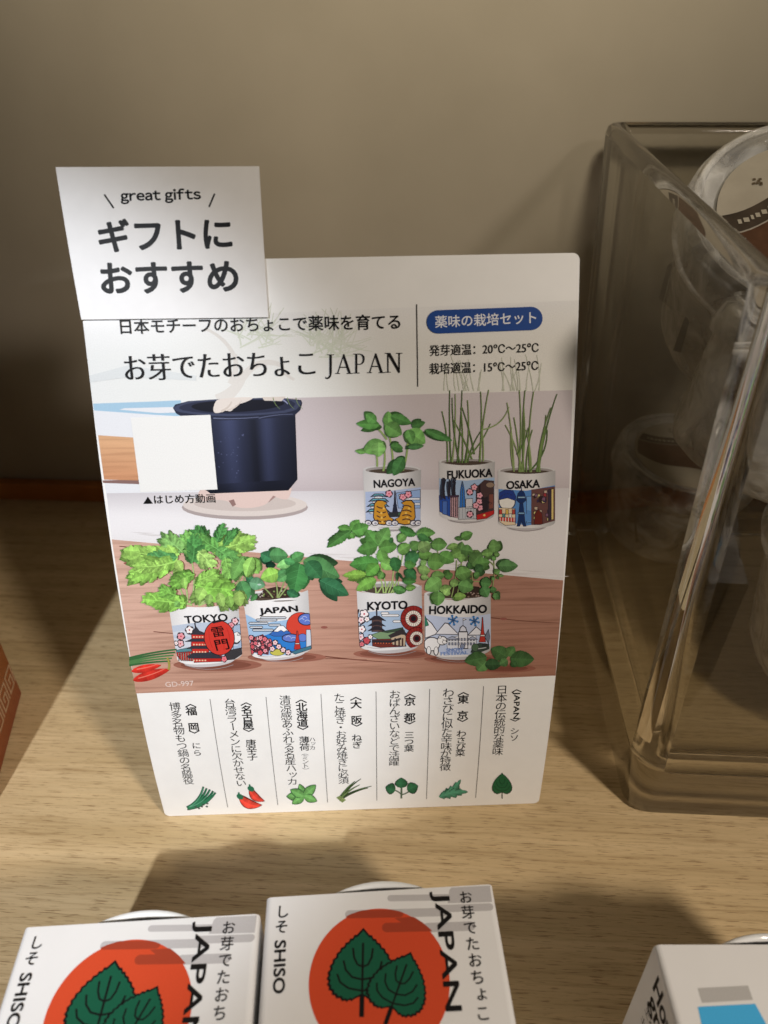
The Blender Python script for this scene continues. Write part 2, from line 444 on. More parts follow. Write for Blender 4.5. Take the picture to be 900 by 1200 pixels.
    def latin(self, text, left, right, xh, bold=0.0, col=(9, 8, 8)):
        """a line of grotesque small letters, set one by one from the wide forms; xh = seen height of a capital"""
        a, b = Vector(self.P(left)), Vector(self.P(right)); d = b-a; dn = d.normalized(); nrm = Vector((-dn.y, dn.x))
        mx, my = (left[0]+right[0])/2, (left[1]+right[1])/2
        hh = abs((Vector(self.P((mx, my-xh)))-Vector(self.P((mx, my)))).dot(nrm))
        x = 0; runs = []
        for ch in text:
            if ch == ' ': x += .27; continue
            vs, fs = glyph_mesh(chr(ord(ch)+0xFEE0), 0); x0 = min(v[0] for v in vs); x1 = max(v[0] for v in vs)
            runs.append((vs, fs, x-x0)); x += x1-x0+.085
        sx = d.length/(x-.085); sy = hh/.74
        for ox, oy in ring(bold, Vector((sx, sy))):
            for vs, fs, o in runs:
                pos = [a+dn*((v[0]+o)*sx+ox)+nrm*(v[1]*sy+oy) for v in vs]
                for f in fs: self.face([tuple(pos[i]) for i in f], col)
            self.up()
    def column(self, text, top, bot, col=(12, 11, 11), bold=0.0, k=1.0, wide=1.0):
        """upright characters stacked from the top point to the bottom point"""
        n = len(text); a, b = Vector(self.P(top)), Vector(self.P(bot)); d = (b-a)/n; em = d.length*k; h_ = self.h; ns = 1
        dn = d.normalized(); ex = Vector((-dn.y, dn.x))
        if ex.dot(Vector(self.P((top[0]+5, top[1])))-a) < 0: ex = -ex
        upv = -dn
        for i, ch in enumerate(text):
            if ch in '　 ': continue
            vs, fs = glyph_mesh(ch, min(0, bold)); c = a+d*(i+.5)
            pos = []
            for x, y in vs:
                x, y = (x-.5), (y-.38)
                if ch in '〈〉()（）ー': x, y = y, -x
                if ch in 'ょッっゃゅ': x += .12; y += .12
                pos.append(c+ex*x*em*wide+upv*y*em)
            self.h = h_; sh_ = ring(bold, Vector((em*wide, em)))
            for ox, oy in sh_:
                sh = ex*ox+upv*oy
                for f in fs: self.face([tuple(pos[j]+sh) for j in f], col)
                self.up()
    def build(self, name, mat, parent, root):
        bm = bmesh.new(); cl = bm.loops.layers.float_color.new('Col'); ul = bm.loops.layers.uv.new('mm')
        for uvs, col, h in self.polys:
            try: f = bm.faces.new([bm.verts.new((u, v, h)) for u, v in uvs])
            except ValueError: continue
            for i, l in enumerate(f.loops):
                c = col[i] if isinstance(col[0], (tuple, list)) else col
                l[cl] = lin(c); l[ul].uv = (uvs[i][0]*1000, uvs[i][1]*1000)
        bmesh.ops.remove_doubles(bm, verts=bm.verts[:], dist=1e-7)
        bmesh.ops.dissolve_degenerate(bm, edges=bm.edges[:], dist=1e-8)
        cut_map(bm, self.s, root.location)
        return link_mesh(name, bm, mat, parent)
def cut_map(bm, surf, loc):
    if surf.vstep:
        v0 = min(v.co.y for v in bm.verts); v1 = max(v.co.y for v in bm.verts)
        k = math.floor(v0/surf.vstep)+1
        while k*surf.vstep < v1:
            bmesh.ops.bisect_plane(bm, geom=bm.verts[:]+bm.edges[:]+bm.faces[:], plane_co=(0, k*surf.vstep, 0), plane_no=(0, 1, 0), dist=1e-7); k += 1
    L = Vector(loc)
    for v in bm.verts: v.co = surf.S(v.co.x, v.co.y, v.co.z)-L
    bm.normal_update()
def hull(pts):
    p = sorted(pts); lo_, up_ = [], []
    for seq, o in ((p, lo_), (p[::-1], up_)):
        for q in seq:
            while len(o) > 1 and (o[-1][0]-o[-2][0])*(q[1]-o[-2][1])-(o[-1][1]-o[-2][1])*(q[0]-o[-2][0]) <= 0: o.pop()
            o.append(q)
    return lo_[:-1]+up_[:-1]
def clip_poly(pts, cl):
    ar = sum(cl[i][0]*cl[(i+1) % len(cl)][1]-cl[(i+1) % len(cl)][0]*cl[i][1] for i in range(len(cl)))
    sg = 1 if ar > 0 else -1; out = list(pts)
    for i in range(len(cl)):
        a, b = cl[i], cl[(i+1) % len(cl)]; inp = out; out = []
        def sd(p): return sg*((b[0]-a[0])*(p[1]-a[1])-(b[1]-a[1])*(p[0]-a[0]))
        for j in range(len(inp)):
            p, q_ = inp[j], inp[(j+1) % len(inp)]; dp, dq = sd(p), sd(q_)
            if dp >= 0: out.append(p)
            if (dp >= 0) != (dq >= 0):
                t = dp/(dp-dq); out.append((p[0]+(q_[0]-p[0])*t, p[1]+(q_[1]-p[1])*t))
        if not out: return []
    return out
def sheet_bm(surf, outline, h0, h1, loc):
    """a flat-cut sheet with thickness, bent onto its surface; outline in (u, v)"""
    bm = bmesh.new()
    f = bm.faces.new([bm.verts.new((u, v, h1)) for u, v in outline])
    r = bmesh.ops.extrude_face_region(bm, geom=[f])
    for e in r['geom']:
        if isinstance(e, bmesh.types.BMVert): e.co.z = h0
    bmesh.ops.recalc_face_normals(bm, faces=bm.faces[:])
    cut_map(bm, surf, loc); return bm
def rrect(x0, x1, y0, y1, r, n=6):
    pts = []
    for cx, cy, a in ((x1-r, y1-r, 0), (x0+r, y1-r, 90), (x0+r, y0+r, 180), (x1-r, y0+r, 270)):
        for i in range(n+1):
            t = math.radians(a+90*i/n); pts.append((cx+r*math.cos(t), cy+r*math.sin(t)))
    return pts

# ================================================================== the setting
def structure(name, bm, mat):
    o = link_mesh(name, bm, mat); o['kind'] = 'structure'; return o
structure('shelf', box_bm(-.75, .75, -.02, .3835, -.025, 0), M_WOOD)
structure('wall', box_bm(-.75, .75, .3905, .41, -.025, .75), M_WALL)
structure('shelf_back_rail', box_bm(-.75, .75, .3835, .3905, -.025, .0115, .0008), M_RAIL)

# ================================================================== the display card
card = BowedCard()
root = thing('display_card', 'white printed product card standing bowed on the shelf, with potted herbs photo', 'card', (card.x0, card.y0, 0))
RL = root.location
link_mesh('card_sheet', sheet_bm(card, rrect(0, card.W, 0, card.H, .0022), -.0006, 0, RL), M_CARD, root)
# the folding easel leg behind it
bm = bmesh.new()
p = [card.S(.052, .135, -.0007), card.S(.096, .135, -.0007), Vector((card.x0+.017, card.y0+.085, .0004)), Vector((card.x0-.027, card.y0+.081, .0004))]
f = bm.faces.new([bm.verts.new(q_-RL) for q_ in p]); bmesh.ops.solidify(bm, geom=[f], thickness=.0006)
link_mesh('easel_leg', bm, M_KRAFT, root)

# --- faint part of the photo under the title band
pr = Print(card, 1e-5)
def fade(a, b, t): return tuple(x+(y-x)*t for x, y in zip(a, b))
pr.grid([(97, 376), (678, 352), (671, 457), (108.5, 473)], 20, 6, lambda s, t: fade((250, 250, 249), fade((238, 240, 238), (240, 238, 230), s), min(1, t*2.2)))
for a, b, bd, w_ in (((255, 470), (285, 440), .1, 16), ((285, 442), (330, 428), -.2, 9), ((270, 450), (275, 415), .1, 8), ((275, 418), (240, 385), .1, 5), ((330, 430), (345, 445), .1, 5)):
    pr.curve(a, b, bd, w_, (229, 225, 219), w_*.6)
for i in range(95):
    t = random.random(); cx_, cy_ = (385, 405) if i % 3 else (300, 395)
    an = random.uniform(-2.9, .35); L_ = random.uniform(22, 52)
    pr.curve((cx_+random.uniform(-22, 22), cy_+random.uniform(-10, 14)), (cx_+L_*math.cos(an), cy_+L_*.9*math.sin(an)), .04, 1.7, (220, 226, 208) if i % 2 else (228, 231, 218), .6, n=3)
for i in range(26):
    x = random.choice((540, 610))+random.uniform(-22, 22); pr.curve((x, 458), (x+random.uniform(-12, 12), 458-random.uniform(12, 45)), random.uniform(-.05, .05), 1.3, (210, 214, 196), .6, n=3)
pr.poly([(105, 440), (150, 428), (230, 440), (230, 446), (150, 442), (106, 448)], (226, 230, 230))
pr.build('faded_picture_band', M_INK, root, root)

# --- the printed photograph: backdrop
pic = None
pr = Print(card, 1e-5)
def wallc(s, t):
    c = fade((196, 184, 188), (222, 214, 215), min(1, s*1.1)); c = fade(c, (206, 196, 200), .4*abs(s-.55)*2)
    if s < .38: c = fade(c, (236, 238, 242), min(1, (.38-s)*6))
    return fade(c, (176, 164, 168), max(0, t-.75)*2.0*(1 if s > .36 else 0))
pr.grid([(108.5, 473), (671, 457), (667, 583), (125, 583)], 40, 14, wallc)
pr.grid([(125, 578), (667, 572), (660, 680), (131, 632)], 30, 10, lambda s, t: fade(fade((212, 208, 212), (243, 241, 243), min(1, t*2.2)), (226, 222, 222), .5*s+.25*max(0, t-.75)*4))
pr.poly([(109, 473), (180, 470.5), (212, 469), (212, 488), (180, 486), (110, 481)], (170, 205, 228))
pr.poly([(120, 563), (163, 562), (210, 566), (210, 569), (121, 566)], (140, 110, 105))
for i in range(40):
    x = random.uniform(140, 640); y = 632+(x-131)*.09-random.uniform(1, 12); pr.poly([(x, y), (x+random.uniform(15, 60), y+1.6), (x+20, y+2.6)], (236, 234, 234) if i % 2 else (222, 218, 218))
# saucer
pr.disc((287, 594.5), 74, (176, 164, 162), 14.5, .0); pr.disc((287, 591.5), 73, (222, 212, 206), 13.5, .0); pr.disc((287, 590), 60, (206, 194, 188), 9)
pic = pr.build('printed_picture', M_INK, root, root)

pr = Print(card, 2.2e-4)
pr.grid([(131, 632), (660, 680), (651, 791.5), (159.5, 812.5)], 30, 14, lambda s, t: fade(fade((222, 184, 166), (178, 134, 116), min(1, s*1.25)), (168, 116, 92), .55*max(0, t-.35)))
for a, b, w_ in (((380, 769), (480, 777), 1.6), ((560, 722), (655, 730), 1.3), ((140, 640), (330, 655), 1.0), ((300, 765), (430, 773), 1.2), ((180, 740), (250, 745), 1)): pr.curve(a, b, .01, w_, (120, 74, 62), .5)
for c, rx in (((150, 660), 5), ((590, 725), 4), ((380, 735), 4)): pr.disc(c, rx, (160, 100, 90), 1.6)
# soft shade under each printed cup
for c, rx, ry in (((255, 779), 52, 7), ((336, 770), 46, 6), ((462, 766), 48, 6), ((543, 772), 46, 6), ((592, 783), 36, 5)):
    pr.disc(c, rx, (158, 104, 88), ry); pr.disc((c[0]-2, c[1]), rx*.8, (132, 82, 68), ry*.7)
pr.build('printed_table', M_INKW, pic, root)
pr = Print(card, 2.2e-4)
pr.grid([(115, 510), (162, 513), (162, 563), (122, 562)], 6, 6, lambda s, t: fade((226, 180, 138), (206, 150, 112), t))
pr.build('printed_wood_block', M_INKW, pic, root)

# --- printed bonsai pot
pr = Print(card, 2.4e-4).zoom(90, 450, 3)
navy = (46, 51, 74)
pr.soft([(470, 350), (760, 345), (748, 405), (722, 406), (700, 396), (682, 402), (664, 427), (602, 438), (548, 431), (534, 410), (480, 406), (440, 415), (420, 380)], (226, 202, 194))
pr.poly([(534, 410), (548, 431), (560, 424), (552, 405)], (150, 120, 115)); pr.poly([(700, 396), (682, 402), (672, 418), (690, 392)], (170, 140, 135))
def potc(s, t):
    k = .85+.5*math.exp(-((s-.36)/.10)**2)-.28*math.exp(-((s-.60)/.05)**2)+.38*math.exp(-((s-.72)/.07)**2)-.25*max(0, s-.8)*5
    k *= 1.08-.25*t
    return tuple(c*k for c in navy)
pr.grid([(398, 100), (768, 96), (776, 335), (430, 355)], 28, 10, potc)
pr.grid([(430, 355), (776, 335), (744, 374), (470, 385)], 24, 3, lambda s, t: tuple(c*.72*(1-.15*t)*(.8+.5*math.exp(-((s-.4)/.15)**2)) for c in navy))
pr.poly([(338, 84), (346, 72), (392, 60), (480, 54), (700, 47), (788, 56), (793, 66), (786, 92), (764, 112), (640, 124), (500, 128), (372, 116), (350, 104)], (40, 44, 64))
pr.soft([(340, 80), (392, 60), (480, 54), (700, 47), (786, 58), (788, 72), (764, 98), (640, 110), (500, 114), (372, 102), (344, 92)], (66, 72, 98), 1)
pr.soft([(352, 82), (396, 66), (480, 58), (700, 51), (774, 62), (756, 90), (640, 103), (500, 106), (380, 96)], (44, 48, 70), 1)
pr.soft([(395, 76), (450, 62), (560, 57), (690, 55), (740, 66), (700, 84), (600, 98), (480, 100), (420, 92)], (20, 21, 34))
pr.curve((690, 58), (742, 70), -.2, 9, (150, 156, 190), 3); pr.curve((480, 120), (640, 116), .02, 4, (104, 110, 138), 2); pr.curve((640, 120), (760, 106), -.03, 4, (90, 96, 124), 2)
pr.soft([(478, 100), (484, 66), (500, 50), (630, 44), (600, 62), (556, 74), (545, 98), (520, 92), (500, 103)], (232, 222, 214))
pr.curve((508, 96), (545, 62), .1, 9, (214, 202, 192), 4); pr.curve((530, 92), (580, 58), .1, 6, (218, 206, 197), 3); pr.poly([(650, 46), (735, 44), (720, 60), (660, 58)], (225, 214, 205))
for x in (690, 740, 770): pr.curve((x, 48), (x+25, 88), .1, 3, (120, 140, 90), 1)
for i in range(26): pr.disc((random.uniform(490, 590), random.uniform(170, 340)), random.uniform(1, 2.6), (84, 90, 124), n=6)
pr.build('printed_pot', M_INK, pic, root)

# --- the blank white code label and its line of writing
pr = Print(card, 6e-4).zoom(90, 450, 3)
pr.poly([(190, 118), (470, 108), (495, 370), (224, 380)], (243, 243, 240))
pr.build('blank_code_label', M_INK, pic, root)
pr = Print(card, 6.4e-4).zoom(90, 450, 3)
pr.poly([(234, 421), (268, 420), (250, 396)], (20, 20, 20)); pr.text('はじめ方動画', (274, 421), (488, 416), 31, bold=.012)
pr.build('video_lettering', M_INK, root, root)

# --- printed cups, each with its band of city pictures
CUPW = (247, 246, 246)
def cup(body, foot, Zm, rim=None, k=1.0):
    pr = Print(card, 3e-4).zoom(*Zm)
    TL, TR, BR, BL = body[0], body[4], body[5], body[-1]
    st = max(p[1]-(TL[1]+(TR[1]-TL[1])*(p[0]-TL[0])/(TR[0]-TL[0])) for p in body[1:4]); sb = max(p[1]-(BL[1]+(BR[1]-BL[1])*(p[0]-BL[0])/(BR[0]-BL[0])) for p in body[5:])
    new = []
    for i in range(25):
        q = i/24; z = 2*q-1; new.append((TL[0]+(TR[0]-TL[0])*q, TL[1]+(TR[1]-TL[1])*q+st*(1-z*z)))
    for i in range(37):
        t = math.pi*i/36; z = math.copysign(abs(math.cos(t))**.8, math.cos(t)); q = (1-z)/2; new.append((BR[0]+(BL[0]-BR[0])*q, BR[1]+(BL[1]-BR[1])*q+sb*1.05*math.sin(t)**.8))
    body[:] = new
    n_ = len(foot)//2
    for _ in range(2):
        ch = []
        for i in range(len(foot)):
            p, q = foot[i], foot[(i+1) % len(foot)]; ch += [(p[0]*.75+q[0]*.25, p[1]*.75+q[1]*.25), (p[0]*.25+q[0]*.75, p[1]*.25+q[1]*.75)]
        foot = ch
    if rim:
        (cx, cy), rx, ry = rim
        pr.disc((cx, cy), rx, (232*k, 230*k, 230*k), ry); pr.disc((cx, cy+ry*.12), rx*.92, (176*k, 170*k, 168*k), ry*.78); pr.disc((cx, cy+ry*.35), rx*.8, (84, 72, 62), ry*.5)
    pr.poly(foot, (206*k, 202*k, 204*k)); fx = [p[0] for p in foot]; pr.curve((min(fx)+12, max(p[1] for p in foot)-12), (max(fx)-12, max(p[1] for p in foot)-14), .09, 3, (160*k, 152*k, 152*k))
    x0 = min(p[0] for p in body); x1 = max(p[0] for p in body)
    xm = [p[0] for p in body]
    # vertical slices so that the glaze rounds off towards both sides
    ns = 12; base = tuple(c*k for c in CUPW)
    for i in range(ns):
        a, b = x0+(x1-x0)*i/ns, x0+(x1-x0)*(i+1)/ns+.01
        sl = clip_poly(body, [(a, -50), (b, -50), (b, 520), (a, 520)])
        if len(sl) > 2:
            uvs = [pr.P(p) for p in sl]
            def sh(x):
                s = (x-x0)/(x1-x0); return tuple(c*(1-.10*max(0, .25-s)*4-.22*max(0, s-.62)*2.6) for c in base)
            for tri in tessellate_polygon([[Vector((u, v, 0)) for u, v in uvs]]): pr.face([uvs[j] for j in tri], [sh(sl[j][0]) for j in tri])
    pr.up(); pr.clip = hull(body); pr.h = 3.4e-4; pr.ol = (2.6*Zm[2]/4.7, (52, 46, 54))
    return pr
ZT = (190, 690, 4.737)
body = [(35, 85), (130, 98), (230, 101), (330, 93), (422, 73), (445, 350), (420, 375), (330, 408), (200, 413), (110, 400), (82, 378)]
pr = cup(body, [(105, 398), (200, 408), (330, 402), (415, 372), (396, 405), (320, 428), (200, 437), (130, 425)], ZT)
pr.poly([(52, 205), (160, 190), (320, 180), (432, 160), (444, 345), (330, 402), (200, 406), (85, 372)], (196, 208, 226))
pr.poly([(395, 205), (438, 195), (442, 330), (395, 335)], (168, 190, 216)); pr.poly([(56, 240), (150, 225), (160, 330), (72, 345)], (214, 220, 232))
pr.poly([(78, 340), (160, 322), (166, 346), (84, 366)], (92, 140, 150)); pr.poly([(80, 352), (168, 346), (172, 400), (105, 396), (84, 372)], (196, 58, 48))
for x in range(90, 170, 13): pr.poly([(x, 352), (x+4, 352), (x+6, 398), (x+2, 398)], (240, 225, 215))
dk = (58, 58, 68)
pr.stroke([(182, 188), (187, 225)], 5, dk)
pr.poly([(162, 248), (242, 246), (246, 288), (166, 290)], (205, 52, 46)); pr.poly([(150, 252), (172, 232), (188, 208), (206, 232), (240, 246), (240, 254)], dk)
pr.poly([(162, 290), (250, 288), (255, 328), (162, 330)], (205, 52, 46)); pr.poly([(128, 292), (168, 276), (246, 275), (258, 291)], dk)
pr.poly([(165, 330), (258, 330), (262, 362), (170, 366)], (205, 52, 46)); pr.poly([(138, 331), (168, 316), (252, 316), (270, 331)], dk)
pr.poly([(172, 366), (330, 360), (332, 402), (178, 408)], (190, 46, 40)); pr.poly([(138, 374), (172, 356), (280, 350), (330, 376), (330, 384), (150, 384)], dk)
for y in (262, 304, 345, 392):
    for x in range(172, 240, 16): pr.poly([(x, y), (x+9, y), (x+9, y+8), (x, y+8)], (244, 200, 170))
pr.poly([(350, 345), (440, 325), (444, 360), (400, 390), (345, 395)], (62, 60, 64)); pr.disc((415, 268), 24, (242, 242, 242), 30); pr.curve((400, 300), (430, 290), .2, 5, (60, 60, 66))
pr.poly([(400, 245), (406, 262), (395, 262)], (242, 242, 242)); pr.poly([(428, 240), (430, 258), (416, 256)], (242, 242, 242))
for c, r, cc in (((152, 227), 22, (250, 244, 244)), ((105, 262), 21, (236, 160, 170)), ((102, 303), 20, (240, 190, 195)), ((405, 178), 19, (244, 200, 205)), ((384, 200), 17, (236, 160, 170)), ((345, 388), 17, (236, 130, 140)), ((78, 300), 13, (250, 240, 240))): pr.flower(c, r, cc)
pr.disc((318, 270), 86, (40, 30, 32), 98, -.16); pr.disc((318, 270), 82, (214, 62, 52), 94, -.16); pr.poly([(276, 180), (326, 170), (334, 178), (284, 190)], (34, 32, 36))
pr.ol = None
for o in (-40, -14, 14, 40): pr.curve((318+o*1.2-8, 268-78+abs(o)*.6), (318+o*1.2+10, 268+78-abs(o)*.5), -o*.0018, 2.2, (180, 44, 40))
pr.text('雷', (284, 268), (350, 259), 56, (16, 14, 16), .012); pr.text('門', (304, 342), (376, 332), 60, (16, 14, 16), .012)
pr.text('TOKYO', (130, 190), (365, 176), 40, (30, 30, 34), .03)
pr.build('printed_cup', M_INK, pic, root)

body = [(450, 62), (520, 56), (600, 58), (700, 46), (810, 6), (830, 318), (800, 345), (700, 374), (600, 380), (545, 374), (497, 355)]
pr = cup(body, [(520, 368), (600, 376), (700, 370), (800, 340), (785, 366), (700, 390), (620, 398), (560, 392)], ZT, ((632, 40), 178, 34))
pr.poly([(463, 140), (560, 190), (700, 170), (816, 130), (830, 316), (700, 366), (560, 370), (492, 348)], (164, 198, 232))
pr.poly([(700, 230), (600, 246), (560, 262), (600, 330), (720, 356), (828, 318), (822, 240)], (52, 130, 212))
for x0_, x1_, y in ((480, 590, 190), (520, 640, 172), (485, 560, 212), (545, 690, 160), (500, 620, 228), (590, 660, 200)): pr.cloud(x0_, x1_, y, 13, (112, 130, 158)); pr.cloud(x0_+1, x1_-1, y, 9, (228, 236, 246))
pr.disc((768, 208), 80, (90, 30, 30)); pr.disc((768, 208), 77, (216, 72, 56))
pr.poly([(596, 252), (648, 204), (674, 204), (716, 246), (700, 262), (620, 262)], (60, 110, 190)); pr.poly([(618, 236), (648, 204), (674, 204), (704, 236), (690, 230), (676, 238), (660, 228), (642, 238)], (250, 250, 252))
pr.disc((715, 272), 50, (40, 50, 110), 24); pr.disc((715, 272), 47, (104, 128, 208), 21); pr.disc((780, 270), 26, (104, 128, 208), 22); pr.disc((800, 168), 46, (40, 50, 110), 34); pr.disc((800, 168), 43, (100, 124, 206), 31)
for c in ((700, 268), (730, 276), (790, 160), (806, 180), (775, 172)): pr.curve((c[0]-14, c[1]), (c[0]+14, c[1]), -.3, 3, (190, 205, 240))
pr.poly([(732, 335), (744, 262), (748, 232), (752, 232), (758, 262), (770, 335)], (190, 56, 50)); pr.poly([(740, 300), (762, 300), (764, 306), (738, 306)], (240, 230, 225)); pr.poly([(800, 225), (828, 225), (828, 320), (800, 326)], (206, 214, 230))
pr.poly([(488, 275), (560, 250), (600, 300), (590, 365), (500, 350)], (110, 48, 58))
for i in range(34):
    x = random.uniform(492, 600); y = random.uniform(262+(x-492)*.1, 355); pr.flower((x, y), random.uniform(11, 16), random.choice([(240, 160, 170), (214, 90, 100), (246, 200, 206), (226, 120, 132)]))
pr.disc((640, 350), 40, (202, 196, 92), 18)
for c in ((628, 296), (648, 318), (612, 330), (700, 350), (672, 336)): pr.flower(c, 15, (246, 214, 218))
pr.poly([(715, 348), (760, 332), (828, 312), (829, 330), (740, 360)], (70, 120, 140))
pr.text('JAPAN', (545, 148), (755, 132), 42, (28, 28, 32), .035)
pr.build('printed_cup', M_INK, pic, root)

ZK = (410, 680, 5)
body = [(40, 62), (130, 73), (230, 76), (330, 65), (420, 28), (426, 350), (400, 375), (300, 402), (180, 403), (85, 390), (57, 375)]
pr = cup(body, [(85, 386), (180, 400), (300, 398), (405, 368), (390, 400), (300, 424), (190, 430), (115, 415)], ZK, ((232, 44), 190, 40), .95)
pr.poly([(50, 190), (160, 180), (300, 175), (422, 150), (426, 345), (300, 392), (180, 394), (62, 372)], (172, 194, 220))
for x0_, x1_, y in ((185, 290, 205), (250, 300, 240), (180, 230, 192)): pr.cloud(x0_, x1_, y, 14, (236, 236, 238))
pr.poly([(120, 320), (190, 296), (260, 300), (320, 290), (330, 340), (180, 352)], (128, 156, 118)); pr.poly([(180, 300), (260, 285), (310, 275), (316, 292), (220, 306)], (62, 84, 66))
pr.poly([(130, 345), (310, 340), (330, 386), (180, 394), (132, 384)], (116, 52, 44))
for x in range(145, 300, 16): pr.poly([(x, 358), (x+8, 357), (x+9, 372), (x+1, 373)], (224, 110, 60))
pr.poly([(236, 320), (306, 296), (330, 330), (322, 386), (250, 376)], (196, 176, 150)); pr.poly([(226, 322), (306, 284), (338, 318), (300, 316), (240, 336)], (58, 54, 56))
for x in (262, 285, 305): pr.poly([(x, 340), (x+7, 338), (x+7, 384), (x, 384)], (90, 60, 48))
pr.poly([(130, 350), (240, 352), (300, 335), (300, 345), (240, 364), (130, 362)], (50, 48, 52))
dk = (48, 44, 50)
pr.stroke([(156, 160), (158, 212)], 6, dk); pr.poly([(130, 226), (186, 226), (190, 300), (128, 300)], (96, 74, 70))
for y, wd in ((208, 54), (240, 52), (268, 52)): pr.poly([(157-wd, y+28), (157-14, y), (157+14, y), (157+wd, y+28), (157, y+20)], dk)
pr.curve((52, 170), (66, 390), .1, 7, (60, 44, 44)); pr.curve((60, 260), (105, 215), .1, 4, (60, 44, 44))
for c, r, cc in (((84, 196), 26, (250, 240, 242)), ((66, 232), 20, (246, 224, 228)), ((100, 226), 16, (250, 244, 244)), ((70, 285), 22, (250, 240, 242)), ((64, 330), 20, (240, 214, 220)), ((98, 352), 22, (196, 84, 92)), ((120, 330), 14, (250, 240, 240)), ((70, 372), 16, (214, 120, 128))): pr.flower(c, r, cc)
for c, r in (((372, 222), 76), ((392, 338), 66)):
    pr.disc(c, r, (62, 20, 22)); pr.disc(c, r-3, (146, 46, 42))
    for i in range(20): a_ = i*math.pi/10; pr.stroke([(c[0]+r*.6*math.cos(a_), c[1]+r*.6*math.sin(a_)), (c[0]+(r-3)*math.cos(a_), c[1]+(r-3)*math.sin(a_))], 2.2, (88, 26, 28))
    pr.disc(c, r*.62, (236, 226, 214))
    for i in range(20): a_ = i*math.pi/10; pr.stroke([(c[0]+r*.34*math.cos(a_), c[1]+r*.34*math.sin(a_)), (c[0]+r*.62*math.cos(a_), c[1]+r*.62*math.sin(a_))], 2.4, (150, 120, 112))
    pr.disc(c, r*.33, (110, 30, 32)); pr.disc(c, r*.2, (36, 26, 34))
pr.text('KYOTO', (104, 172), (336, 164), 46, (26, 26, 30), .035)
pr.build('printed_cup', M_INK, pic, root)

body = [(435, 85), (530, 112), (620, 114), (720, 102), (825, 78), (826, 392), (792, 420), (700, 442), (600, 446), (500, 432), (438, 402)]
pr = cup(body, [(480, 424), (600, 444), (700, 440), (800, 412), (780, 446), (700, 464), (610, 468), (520, 456)], ZK, ((630, 80), 195, 30), .95)
pr.poly([(440, 200), (560, 215), (700, 215), (824, 195), (824, 385), (700, 434), (600, 438), (442, 400)], (198, 210, 236))
gl = (96, 100, 116)
def outl(pts, col, w_=3):
    pr.poly(pts, gl); cx = sum(p[0] for p in pts)/len(pts); cy = sum(p[1] for p in pts)/len(pts)
    pr.poly([(cx+(x-cx)*(1-w_/max(6, math.hypot(x-cx, y-cy))), cy+(y-cy)*(1-w_/max(6, math.hypot(x-cx, y-cy)))) for x, y in pts], col)
outl([(440, 215), (480, 250), (520, 310), (440, 340)], (246, 246, 250)); outl([(500, 315), (556, 248), (574, 250), (640, 318)], (238, 240, 248)); outl([(690, 320), (740, 270), (800, 320)], (238, 240, 248))
pr.poly([(440, 205), (462, 262), (440, 270)], (62, 140, 112))
outl([(565, 340), (640, 322), (740, 322), (745, 400), (570, 402)], (228, 232, 242)); outl([(636, 300), (690, 300), (692, 400), (634, 400)], (236, 238, 246)); outl([(640, 300), (645, 276), (662, 262), (680, 276), (686, 300)], (220, 224, 238)); pr.stroke([(663, 262), (663, 222)], 3, gl); pr.poly([(663, 222), (682, 228), (663, 236)], (240, 240, 244))
for x in range(578, 740, 18):
    for y in (338, 364): pr.poly([(x, y), (x+9, y), (x+9, y+14), (x, y+14)], (150, 158, 182))
pr.disc((660, 385), 14, (140, 150, 176)); pr.poly([(560, 345), (600, 326), (640, 345)], (170, 178, 200)); pr.poly([(690, 345), (718, 326), (748, 345)], (170, 178, 200))
for c, rx, ry in (((480, 372), 46, 38), ((540, 352), 28, 24), ((462, 410), 12, 24), ((505, 412), 12, 24)): pr.disc(c, rx+2.5, gl, ry+2.5)
for c, rx, ry in (((480, 372), 46, 38), ((540, 352), 28, 24), ((462, 410), 12, 24), ((505, 412), 12, 24), ((556, 360), 14, 11)): pr.disc(c, rx, (248, 248, 250), ry)
pr.disc((528, 330), 8, gl); pr.disc((528, 331), 6, (246, 246, 248)); pr.disc((565, 357), 4, (50, 50, 60)); pr.disc((546, 346), 2.6, (50, 50, 60))
pr.poly([(757, 360), (770, 290), (775, 215), (779, 215), (784, 290), (796, 360)], (188, 62, 52)); pr.poly([(764, 318), (790, 318), (791, 326), (763, 326)], (242, 236, 232)); pr.poly([(790, 330), (812, 285), (820, 330), (812, 370)], (120, 130, 150))
pr.poly([(708, 420), (725, 380), (760, 366), (815, 372), (815, 400), (740, 428)], (60, 76, 66)); pr.disc((735, 392), 22, (84, 110, 84)); pr.disc((790, 384), 16, (50, 60, 56)); pr.poly([(750, 395), (800, 388), (800, 396), (750, 404)], (190, 200, 196))
for c, r in (((605, 232), 31), ((730, 237), 30)):
    for i in range(6):
        a_ = i*math.pi/3+.3; e_ = (c[0]+r*math.cos(a_), c[1]+r*math.sin(a_)); pr.stroke([c, e_], 6, (58, 140, 216))
        m_ = (c[0]+r*.62*math.cos(a_), c[1]+r*.62*math.sin(a_))
        for da in (.6, -.6): pr.stroke([m_, (m_[0]+r*.38*math.cos(a_+da), m_[1]+r*.38*math.sin(a_+da))], 4.5, (58, 140, 216))
pr.text('SNOW', (566, 415), (664, 410), 18, (128, 156, 214), .03); pr.text('FESTIVAL', (532, 438), (692, 430), 19, (128, 156, 214), .03)
pr.text('HOKKAIDO', (466, 196), (800, 188), 46, (26, 26, 30), .035)
pr.build('printed_cup', M_INK, pic, root)

